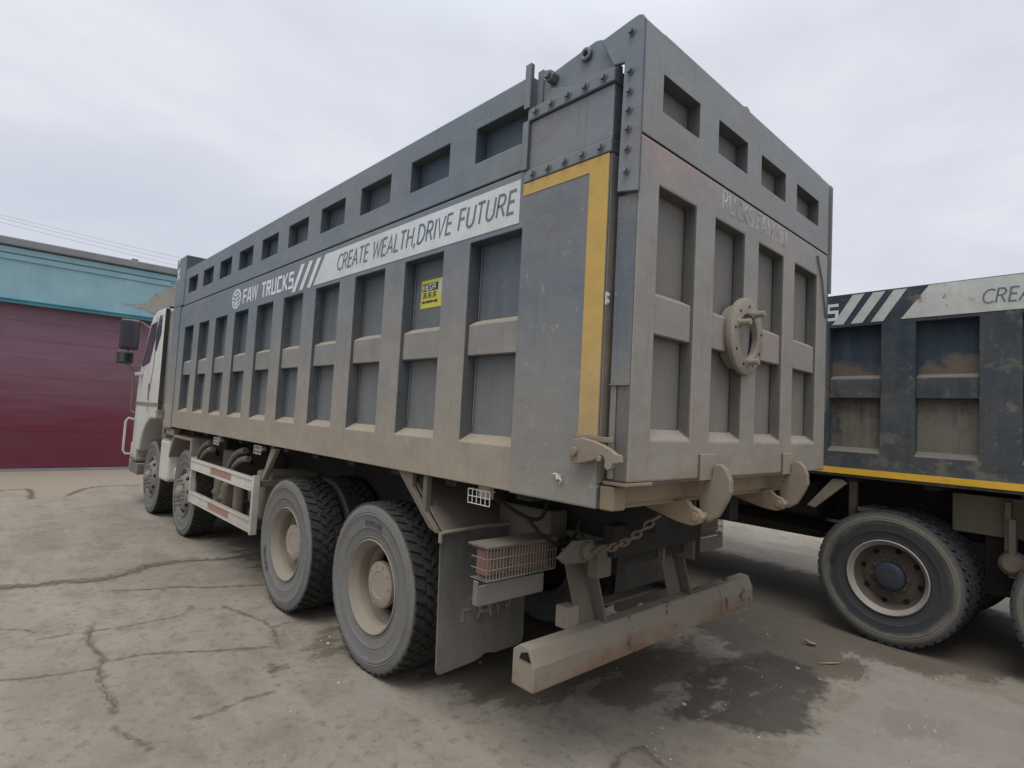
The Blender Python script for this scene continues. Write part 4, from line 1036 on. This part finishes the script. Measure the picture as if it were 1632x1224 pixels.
# ------------------------------------------------------------------ ground
def vnoise(x, y, seed=0):
    rs = np.random.RandomState(seed); T = rs.rand(256, 256)
    xi = np.floor(x).astype(int); yi = np.floor(y).astype(int); fx = x-xi; fy = y-yi
    fx = fx*fx*(3-2*fx); fy = fy*fy*(3-2*fy)
    g = lambda a, b: T[a % 256, b % 256]
    return (g(xi, yi)*(1-fx)+g(xi+1, yi)*fx)*(1-fy) + (g(xi, yi+1)*(1-fx)+g(xi+1, yi+1)*fx)*fy
def fbm(x, y, sc, o=4, seed=0):
    r = 0; a = .5
    for k in range(o): r = r + a*vnoise(x*sc+17*k, y*sc+31*k, seed+k); a *= .5; sc *= 2
    return r
CR = dict(
C1=([(6.813, -0.1), (6.813, -0.298), (6.738, -0.552), (6.738, -0.732), (6.634, -1.006), (6.749, -1.224), (6.951, -1.478), (7.0, -1.843), (6.884, -2.195), (6.922, -2.585)], .085),
C2=([(6.257, -1.049), (6.126, -1.318), (6.061, -1.561), (5.901, -1.734), (5.809, -1.986), (5.689, -2.208)], .03),
C3=([(5.461, -0.812), (5.193, -0.749), (5.001, -0.719), (4.784, -0.746), (4.647, -0.762), (4.505, -0.717), (4.254, -0.694), (4.109, -0.69), (3.957, -0.708), (3.809, -0.698)], .017),
C4=([(4.7, -0.05), (4.617, -0.246), (4.553, -0.388), (4.517, -0.536), (4.499, -0.709)], .011),
C5=([(5.243, -0.785), (5.217, -0.977), (5.233, -1.189), (5.265, -1.397), (5.446, -1.488)], .014),
C6=([(5.254, -0.46), (5.267, -0.602), (5.243, -0.785)], .010),
C7=([(4.582, -0.754), (4.564, -0.98), (4.466, -1.186), (4.341, -1.433), (4.232, -1.699)], .012),
C8=([(5.305, -1.697), (5.003, -1.778), (4.749, -1.84), (4.575, -1.85), (4.638, -2.0)], .013),
C9=([(4.575, -1.85), (4.318, -1.777), (4.194, -1.752)], .012),
C10=([(3.503, -0.99), (3.493, -1.146), (3.554, -1.302), (3.548, -1.464)], .009),
C11=([(3.655, -0.669), (3.517, -0.703), (3.407, -0.752), (3.319, -0.776)], .010),
C12=([(5.8, -.1), (5.634, -0.27), (5.538, -0.406), (5.431, -0.454)], .010),
C13=([(13.3, -.1), (13.424, -0.455), (13.455, -0.835), (13.019, -0.854), (12.2, -.80)], .09),
C14=([(12.4, -1.3), (13.179, -1.577), (13.531, -1.91), (13.524, -2.508), (13.6, -3.2)], .09),
C15=([(1.70, -2.42), (1.777, -2.497), (1.809, -2.622), (1.801, -2.724), (1.786, -2.79), (1.652, -2.733), (1.604, -2.716), (1.5, -2.74)], .014))
ST = dict(
wet=[[(1.918, -3.154), (1.923, -3.532), (2.094, -3.751), (2.087, -4.287), (1.898, -4.744), (1.618, -4.742), (1.395, -4.456), (1.362, -4.009), (1.25, -3.739), (1.367, -3.534), (1.538, -3.421), (1.737, -3.274)],
     [(3.945, -1.593), (3.874, -1.658), (3.781, -1.593), (3.848, -1.565)]],
dirt_dark=[[(4.218, -2.023), (4.315, -2.222), (3.928, -2.123), (3.776, -1.961), (3.937, -1.92)], [(2.665, -4.849), (2.569, -5.922), (1.73, -5.66), (1.274, -4.859), (1.469, -4.434), (1.997, -4.41)],
      [(2.478, -2.933), (2.43, -4.433), (2.031, -4.177), (2.128, -2.999)], [(0.997, -4.49), (0.791, -4.631), (0.702, -4.287), (0.829, -4.019), (1.007, -4.11)],
      [(3.304, -2.387), (3.33, -3.236), (2.478, -2.933), (2.697, -2.374)], [(9.5, -2.3), (9.5, -4.2), (2.3, -4.2), (2.5, -2.5)], [(6, -5.4), (6.5, -8), (-1, -7.6), (1.0, -5.3)]],  # last two outlines darken the ground beneath the two trucks
light=[[(3.403, -1.321), (3.447, -1.482), (3.338, -1.589), (3.255, -1.516), (3.294, -1.352)], [(1.333, -5.324), (0.891, -5.21), (0.447, -5.213), (0.368, -4.287), (1.209, -3.218), (1.231, -4.055), (1.211, -4.626)],
       [(3.315, -1.885), (3.223, -2.078), (3.036, -2.054), (3.083, -1.865)]],
tan=[[(16.6, 3), (16.6, -5), (13.5, -5), (13.5, -2.0), (12.4, -1.3), (12.6, -.8), (13.3, -.5), (13.3, 3)]])
def poly_field(px, py, poly, soft):
    """1 inside, falling to 0 over `soft` metres outside"""
    P = np.array(poly); d = np.full(px.shape, 1e9); ins = np.zeros(px.shape, bool)
    n = len(P)
    for i in range(n):
        a = P[i]; b = P[(i+1) % n]; e_ = b-a; wx = px-a[0]; wy = py-a[1]
        t_ = np.clip((wx*e_[0]+wy*e_[1])/(e_@e_), 0, 1)
        d = np.minimum(d, np.hypot(wx-t_*e_[0], wy-t_*e_[1]))
        c = ((a[1] > py) != (b[1] > py)) & (px < (b[0]-a[0])*(py-a[1])/((b[1]-a[1]) if b[1] != a[1] else 1e-9)+a[0])
        ins ^= c
    sd = np.where(ins, -d, d)
    return np.clip(.5 - sd/(2*soft), 0, 1)
def height(x, y):
    h = .030*(fbm(x, y, .45, 3, 5)-.45) + .006*(fbm(x, y, 3.0, 2, 9)-.4)
    # the slab breaks down a couple of centimetres along the big crack
    xc = np.interp(-y, [0, .3, .55, 1.0, 1.48, 1.84, 2.6], [6.81, 6.81, 6.74, 6.63, 6.95, 7.0, 6.92])
    h = h + .022*np.clip((x-xc)/.05, 0, 1)*np.clip(1-(x-xc)/3.0, 0, 1)
    return h * np.clip((16.3-x)/1.5, 0, 1)
xs = np.concatenate([[-400, -120, -40, -15, -6, -3, -1.6], np.arange(-1, 8.2, .032), np.arange(8.2, 17, .12), [18, 21, 28, 45, 90, 200, 500]])
ys = np.concatenate([[-400, -150, -60, -30, -20], np.arange(-14, -6.6, .12), np.arange(-6.6, .5, .032), np.arange(.5, 3, .2), [4, 7, 12, 30, 100, 400]])
gx, gy = np.meshgrid(xs, ys, indexing='ij')
gz = height(gx, gy) + GZ
far = np.clip(1 - (np.hypot(gx-6, gy+3)-14)/6, 0, 1); gz = GZ + (gz-GZ)*far
nx, ny = gx.shape
me = bpy.data.meshes.new('ground')
idx = np.arange(nx*ny).reshape(nx, ny)
quads = np.stack([idx[:-1, :-1], idx[1:, :-1], idx[1:, 1:], idx[:-1, 1:]], -1).reshape(-1, 4)
me.vertices.add(nx*ny); me.vertices.foreach_set('co', np.stack([gx, gy, gz], -1).reshape(-1).astype(np.float32))
me.loops.add(quads.size); me.loops.foreach_set('vertex_index', quads.reshape(-1).astype(np.int32))
me.polygons.add(len(quads)); me.polygons.foreach_set('loop_start', np.arange(0, quads.size, 4, dtype=np.int32))
me.update(calc_edges=True); me.shade_smooth()
for nm, soft in (('wet', .10), ('dirt_dark', .22), ('light', .06), ('tan', .5)):
    f_ = np.zeros(gx.shape)
    for p_ in ST[nm]: f_ = np.maximum(f_, poly_field(gx, gy, p_, soft))
    at = me.attributes.new(nm, 'FLOAT', 'POINT'); at.data.foreach_set('value', f_.reshape(-1).astype(np.float32))
# grime gathered along the cracks
f_ = np.zeros(gx.shape)
for k, (pl, wd) in CR.items():
    P_ = np.array(pl); d = np.full(gx.shape, 1e9)
    for a, b in zip(P_[:-1], P_[1:]):
        e_ = b-a; t_ = np.clip(((gx-a[0])*e_[0]+(gy-a[1])*e_[1])/(e_@e_), 0, 1); d = np.minimum(d, np.hypot(gx-a[0]-t_*e_[0], gy-a[1]-t_*e_[1]))
    f_ = np.maximum(f_, np.clip(1-d/(.035+wd*1.3), 0, 1))
at = me.attributes.new('grime', 'FLOAT', 'POINT'); at.data.foreach_set('value', f_.reshape(-1).astype(np.float32))
g = bpy.data.objects.new('ground', me); COL.objects.link(g); tag(g, kind='structure')
t = NT('cracked_concrete_yard')
def attr(nm): x = t.n('ShaderNodeAttribute'); x.attribute_name = nm; return x.outputs['Fac']
nA = t.noise(.55, 6, .6); nB = t.noise(2.6, 8, .65, loc=(4, 1, 0)); nC = t.noise(14, 6, .7, loc=(1, 8, 0)); nD = t.noise(90, 3, .6); nE = t.noise(1.6, 6, .6, stretch=(.35, 1.6, 1), loc=(9, 3, 0))
c = t.mix(t.rng(nA, .35, .65), (0.218, 0.193, 0.152), (0.275, 0.247, 0.198))
c = t.mix(t.math('MULTIPLY', t.rng(nB, .48, .64), .60), c, (0.165, 0.142, 0.112))
c = t.mix(t.math('MULTIPLY', t.rng(nE, .50, .62), .50), c, (0.30, 0.278, 0.232))
c = t.mix(t.math('MULTIPLY', t.rng(nC, .52, .66), .62), c, (0.14, 0.122, 0.098))
c = t.mix(t.math('MULTIPLY', t.rng(nD, .62, .72), .35), c, (0.36, 0.34, 0.30))
c = t.mix(t.math('MULTIPLY', t.rng(nD, .40, .30), .35), c, (0.13, 0.118, 0.10))
c = t.mix(t.math('MULTIPLY', t.rng(t.math('ADD', attr('tan'), t.math('MULTIPLY', t.math('SUBTRACT', nB, .5), .8)), .4, .6), .8), c, (0.275, 0.232, 0.172))
nF = t.noise(3.0, 9, .72, stretch=(2.2, .8, 1), loc=(5, 2, 0))
c = t.mix(t.math('MULTIPLY', t.rng(t.math('ADD', attr('dirt_dark'), t.math('MULTIPLY', t.math('SUBTRACT', nF, .5), 2.6)), .42, .62), .75), c, (0.095, 0.078, 0.058))
c = t.mix(t.math('MULTIPLY', t.rng(t.math('ADD', attr('light'), t.math('MULTIPLY', t.math('SUBTRACT', nC, .5), 1.4)), .42, .60), .60), c, t.mix(nF, (0.22, 0.20, 0.165), (0.31, 0.29, 0.245)))
wet = t.rng(t.math('ADD', attr('wet'), t.math('MULTIPLY', t.math('SUBTRACT', nC, .5), 1.4)), .30, .70)
wet = t.math('MULTIPLY', wet, t.rng(t.noise(5, 7, .7, stretch=(1.6, .7, 1), loc=(3, 3, 0)), .66, .56))
c = t.mix(t.math('MULTIPLY', wet, .85), c, (0.066, 0.057, 0.048))
c = t.mix(t.math('MULTIPLY', t.rng(t.math('ADD', attr('grime'), t.math('MULTIPLY', t.math('SUBTRACT', nC, .5), 1.6)), .45, .9), .7), c, (0.10, 0.088, 0.07))
t.bump(t.math('ADD', t.math('MULTIPLY', nB, 1.0), t.math('ADD', t.math('MULTIPLY', nC, .45), t.math('MULTIPLY', nD, .10))), .55, .03)
g.data.materials.append(t.fin(c, t.rng(wet, 0, 1, .95, .78), .22))
# cracks: jagged dark openings filled with grit
mb = MB(); rnd = random.Random(3)
for k, (pl, wd) in CR.items():
    P_ = [Vector(p) for p in pl]; pts = []
    for a, b in zip(P_[:-1], P_[1:]):
        L = (b-a).length; n_ = max(2, int(L/.036)); nrm = Vector((-(b-a).y, (b-a).x)).normalized()
        for i in range(n_):
            j_ = 0 if i == 0 else rnd.gauss(0, .005+wd*.16); pts.append(a.lerp(b, i/n_)+nrm*j_)
    pts.append(P_[-1]); n_ = len(pts); vs = []
    for i, p in enumerate(pts):
        d = (pts[min(i+1, n_-1)]-pts[max(i-1, 0)]).normalized(); nn = Vector((-d.y, d.x))
        tw = wd*.25*rnd.uniform(.10, 1.25)*min(1, (i+.3)/5, (n_-i)/7)
        for q in (p+nn*tw, p-nn*tw*rnd.uniform(.5, 1)):
            z_ = float(height(np.array([q.x]), np.array([q.y]))[0]) + GZ + .0035; vs.append((q.x, q.y, z_))
    mb.add(vs, [(2*i, 2*i+1, 2*i+3, 2*i+2) for i in range(n_-1) if wd > .05 or rnd.random() > .16])
t = NT('crack_grit'); n = t.noise(30, 5, .7)
o = mb.obj('pavement_crack', t.fin(t.mix(n, (0.075, 0.063, 0.050), (0.185, 0.16, 0.125)), .95, .1)); tag(o, kind='structure')

# ------------------------------------------------------------------ loose grit and litter
t = NT('grit_stone'); n = t.noise(3, 2); M['grit'] = t.fin(t.mix(t.rng(n, .3, .7), (0.12, 0.105, 0.085), (0.40, 0.37, 0.32)), .9)
mb = MB(); rnd = random.Random(11)
def hz(x, y): return float(height(np.array([x]), np.array([y]))[0])+GZ
clus = [(1.9, -3.5, .5), (1.5, -4.2, .6), (.85, -4.3, .25), (1.7, -2.8, .2), (4.2, -2.0, .3), (2.2, -4.8, .5), (6.8, -1.4, .9)]
for i in range(900):
    if i % 3: x_, y_ = rnd.uniform(.6, 7), rnd.uniform(-6, .0)
    else: c_ = rnd.choice(clus); x_, y_ = rnd.gauss(c_[0], c_[2]*.5), rnd.gauss(c_[1], c_[2]*.5)
    s_ = .0025+.009*rnd.random()**4*1.3
    z_ = hz(x_, y_)
    vs = []
    for a in range(5):
        q = a*1.2566+rnd.uniform(-.3, .3); vs.append((x_+s_*math.cos(q)*rnd.uniform(.6, 1.3), y_+s_*math.sin(q)*rnd.uniform(.6, 1.3), z_-.001))
    vs.append((x_+s_*.2, y_, z_+s_*rnd.uniform(.5, 1.1)))
    mb.add(vs, [(0, 1, 5), (1, 2, 5), (2, 3, 5), (3, 4, 5), (4, 0, 5)])
o = mb.obj('loose_grit', M['grit']); tag(o, kind='stuff', label='fine grit and stone chips scattered over the concrete', cat='grit')
t = NT('dry_leaf'); n = t.noise(30, 4); M['leaf'] = t.fin(t.mix(n, (0.30, 0.22, 0.12), (0.42, 0.33, 0.2)), .8)
t = NT('pale_stone'); n = t.noise(30, 4); M['stone'] = t.fin(t.mix(n, (0.33, 0.30, 0.25), (0.5, 0.47, 0.4)), .9)
def curl(name, x_, y_, L, W_, ang, mat, label, cat, lift=.02):
    mb = MB(); z_ = hz(x_, y_)
    for i in range(7):
        pass
    vs = []
    ca, sa = math.cos(ang), math.sin(ang)
    for h in (0, .0015):
        for i in range(8):
            u = i/7; ww = W_*math.sin(math.pi*(.08+.84*u))**.7
            for s_ in (-1, 0, 1):
                lx = (u-.5)*L; ly = s_*ww/2; lz = lift*(u**2)*.8 + abs(s_)*lift*.35 + .003 + h
                vs.append((x_+lx*ca-ly*sa, y_+lx*sa+ly*ca, z_+lz))
    fs = []
    for i in range(7):
        for k in range(2):
            a = i*3+k; fs += [(a, a+1, a+4, a+3), (a+24, a+27, a+28, a+25)]
    mb.add(vs, fs); o = mb.obj(name, mat, None, (x_, y_, z_)); o.location = (x_, y_, z_); tag(o, label, cat); return o
curl('dry_leaf', 1.77, -5.179, .10, .055, .6, M['leaf'], 'curled tan leaf between the bumper and the navy truck wheel', 'leaf', .045)
curl('wood_splinter', 1.53, -4.90, .16, .018, -2.3, M['leaf'], 'long thin wood splinter by the dark wet stain', 'splinter', .012)
def stone(x_, y_, s_, label):
    mb = MB(); r_ = random.Random(int(x_*100)); z_ = hz(x_, y_); vs = []
    for j, (hh, rr) in enumerate(((0, 1), (.45, .9), (.8, .5))):
        for a in range(7): q = a*.8976; vs.append((x_+s_*rr*math.cos(q)*r_.uniform(.8, 1.2)*1.3, y_+s_*rr*math.sin(q)*r_.uniform(.7, 1.1), z_+s_*hh*.8))
    mb.add(vs, [(j*7+a, j*7+(a+1) % 7, j*7+7+(a+1) % 7, j*7+7+a) for j in (0, 1) for a in range(7)] + [list(range(14, 21))])
    o = mb.obj('stone', M['stone'], None, (x_, y_, z_)); o.location = (x_, y_, z_); tag(o, label, 'stone', 'stones lying on the concrete')
stone(1.896, -3.407, .014, 'white stone chip on the bumper side of the dark wet stain')
stone(1.66, -4.62, .013, 'pale stone at the far end of the wet stain')
stone(4.05, -2.06, .013, 'small white stone on the ground between the two rear wheels of the grey truck')
stone(3.42, -1.83, .010, 'tiny white stone beside the rearmost tyre of the grey truck')

# ------------------------------------------------------------------ garage
def wall_mat(name, c0, c1, bare=None):
    t = NT(name); n = t.noise(1.4, 7, .6); n2 = t.noise(3, 5, .6, stretch=(1, 5, .4)); n3 = t.noise(40, 3)
    c = t.mix(t.rng(n, .3, .7), c0, c1); c = t.mix(t.math('MULTIPLY', t.rng(n2, .5, .72), .18), c, tuple(q*.75 for q in c0))
    if bare:
        c = t.mix(t.math('MULTIPLY', t.rng(n, .62, .66), .5), c, bare)
    t.bump(t.math('ADD', n, t.math('MULTIPLY', n3, .3)), .4, .01)
    return t.fin(c, .9, .2)
M['wall'] = wall_mat('cyan_plaster', (0.225, 0.385, 0.425), (0.30, 0.46, 0.50), (0.36, 0.47, 0.48))
M['teal'] = wall_mat('teal_trim_paint', (0.08, 0.24, 0.28), (0.12, 0.31, 0.35))
M['bare'] = wall_mat('bare_plaster', (0.30, 0.285, 0.25), (0.37, 0.35, 0.31))
M['slab'] = wall_mat('grey_roof_edge', (0.20, 0.205, 0.215), (0.27, 0.27, 0.28))
t = NT('maroon_door'); z = t.xyz()[2]; n = t.noise(2.2, 6, .6, stretch=(1, .25, 2.5)); n2 = t.noise(1.0, 4)
f_ = t.math('ADD', t.rng(z, .9, 2.7), t.math('MULTIPLY', t.math('SUBTRACT', n, .5), .9), True)
f_ = t.math('MULTIPLY', f_, .92)
c = t.mix(f_, (0.135, 0.022, 0.042), (0.20, 0.118, 0.150))
c = t.mix(t.math('MULTIPLY', t.rng(n2, .55, .7), .3), c, (0.10, 0.05, 0.06))
M['door'] = t.fin(c, .6, .35)
GXW = 16.5
gar = empty('garage', (GXW, -2.0, GZ)); tag(gar, 'low garage with flaking pale blue wall and a wide maroon door', 'garage')
GB = (GXW, -2.0, GZ)
DY0, DY1, DZ = 2.2, -4.2, 3.62
mb = MB()
mb.box(GXW, GXW+.35, 7, DY0, GZ-.2, 4.81); mb.box(GXW, GXW+.35, DY1, -7, GZ-.2, 4.81); mb.box(GXW, GXW+.35, DY0-.0005, DY1+.0005, DZ, 4.81)
mb.box(GXW+.3505, GXW+9, 7, 6.65, GZ-.2, 4.81); mb.box(GXW+.3505, GXW+9, -6.65, -7, GZ-.2, 4.81); mb.box(GXW+9.0005, GXW+9.3, 7, -7, GZ-.2, 4.81)
wl = mb.obj('wall', M['wall'], gar, GB, bevel=.01)
mb = MB(); mb.box(GXW-.05, GXW-.001, 7, -3.5, 4.66, 4.79); mb.box(GXW-.028, GXW-.0012, 7, -3.42, 4.52, 4.645); mb.obj('cornice', M['wall'], gar, GB, bevel=.008)
mb = MB(); mb.box(GXW-.12, GXW+9.4, 7.15, -7.15, 4.815, 4.99); mb.obj('roof_slab', M['slab'], gar, GB, bevel=.02)
mb = MB(); mb.box(GXW-.10, GXW-.001, DY0+.2, DY1-.2, DZ-.05, DZ+.055); mb.box(GXW-.13, GXW-.101, DY0+.2, DY1-.2, DZ+.02, DZ+.05); mb.obj('lintel', M['teal'], gar, GB, bevel=.008)
# bare patch where the plaster has come off
mb = MB()
rnd = random.Random(5)
pp = [(-2.45, 3.90), (-2.7, 3.96), (-2.9, 4.02), (-3.02, 4.14), (-3.10, 4.28), (-3.22, 4.38), (-3.36, 4.50), (-3.9, 4.50), (-4.2, 4.3), (-4.2, 3.70), (-3.2, 3.72), (-2.8, 3.86)]
pq = []
for a, b in zip(pp, pp[1:]+pp[:1]):
    for i in range(5): u = i/5; pq.append((a[0]*(1-u)+b[0]*u+rnd.uniform(-.03, .03), a[1]*(1-u)+b[1]*u+rnd.uniform(-.03, .03)))
mb.prism(pq, 'x', GXW-.006, GXW-.0008); mb.obj('bare_plaster', M['bare'], gar, GB)
mb = MB()
for k in range(9): z0_ = -.02+.405*k; mb.box(GXW+.09, GXW+.14, DY0, DY1, z0_, z0_+.4035)
dr = mb.obj('garage_door', M['door'], gar, GB, bevel=.004)
mb = MB(); mb.box(GXW+.02, GXW+.3, DY0, DY1, GZ-.1, -.03); mb.obj('door_sill', M['slab'], gar, GB)
mb = MB(); mb.cyl((GXW+.4, -2.66, 4.98), (GXW+.4, -2.66, 5.10), .05, n=12); mb.box(GXW+.33, GXW+.47, -2.59, -2.73, 5.10, 5.12); mb.obj('vent_pipe', M['slab'], gar, GB, bevel=.005)

# ------------------------------------------------------------------ overhead wires
for i, (a, b, nm) in enumerate((((.1, 10.83), (-8.4, 10.59), 'topmost of the three overhead wires above the garage'), ((.1, 10.66), (-8.4, 10.35), 'middle of the three overhead wires above the garage'), ((.1, 10.44), (-8.4, 10.08), 'lowest of the three overhead wires above the garage'))):
    pts = []
    ya, yb = 14, -30
    for k in range(25):
        u = k/24; y_ = ya+(yb-ya)*u; s_ = (b[1]-a[1])/(b[0]-a[0]); z_ = a[1]+s_*(y_-a[0]); pts.append((40, y_, z_-.9*4*u*(1-u)+.8))
    mb = MB(); mb.tube(pts, .008, 5)
    t_ = M.get('cable') or NT('cable_grey').fin((0.30, 0.30, 0.31), .7); M['cable'] = t_
    o = mb.obj('overhead_wire', t_); tag(o, nm, 'wire', 'overhead wires above the garage')
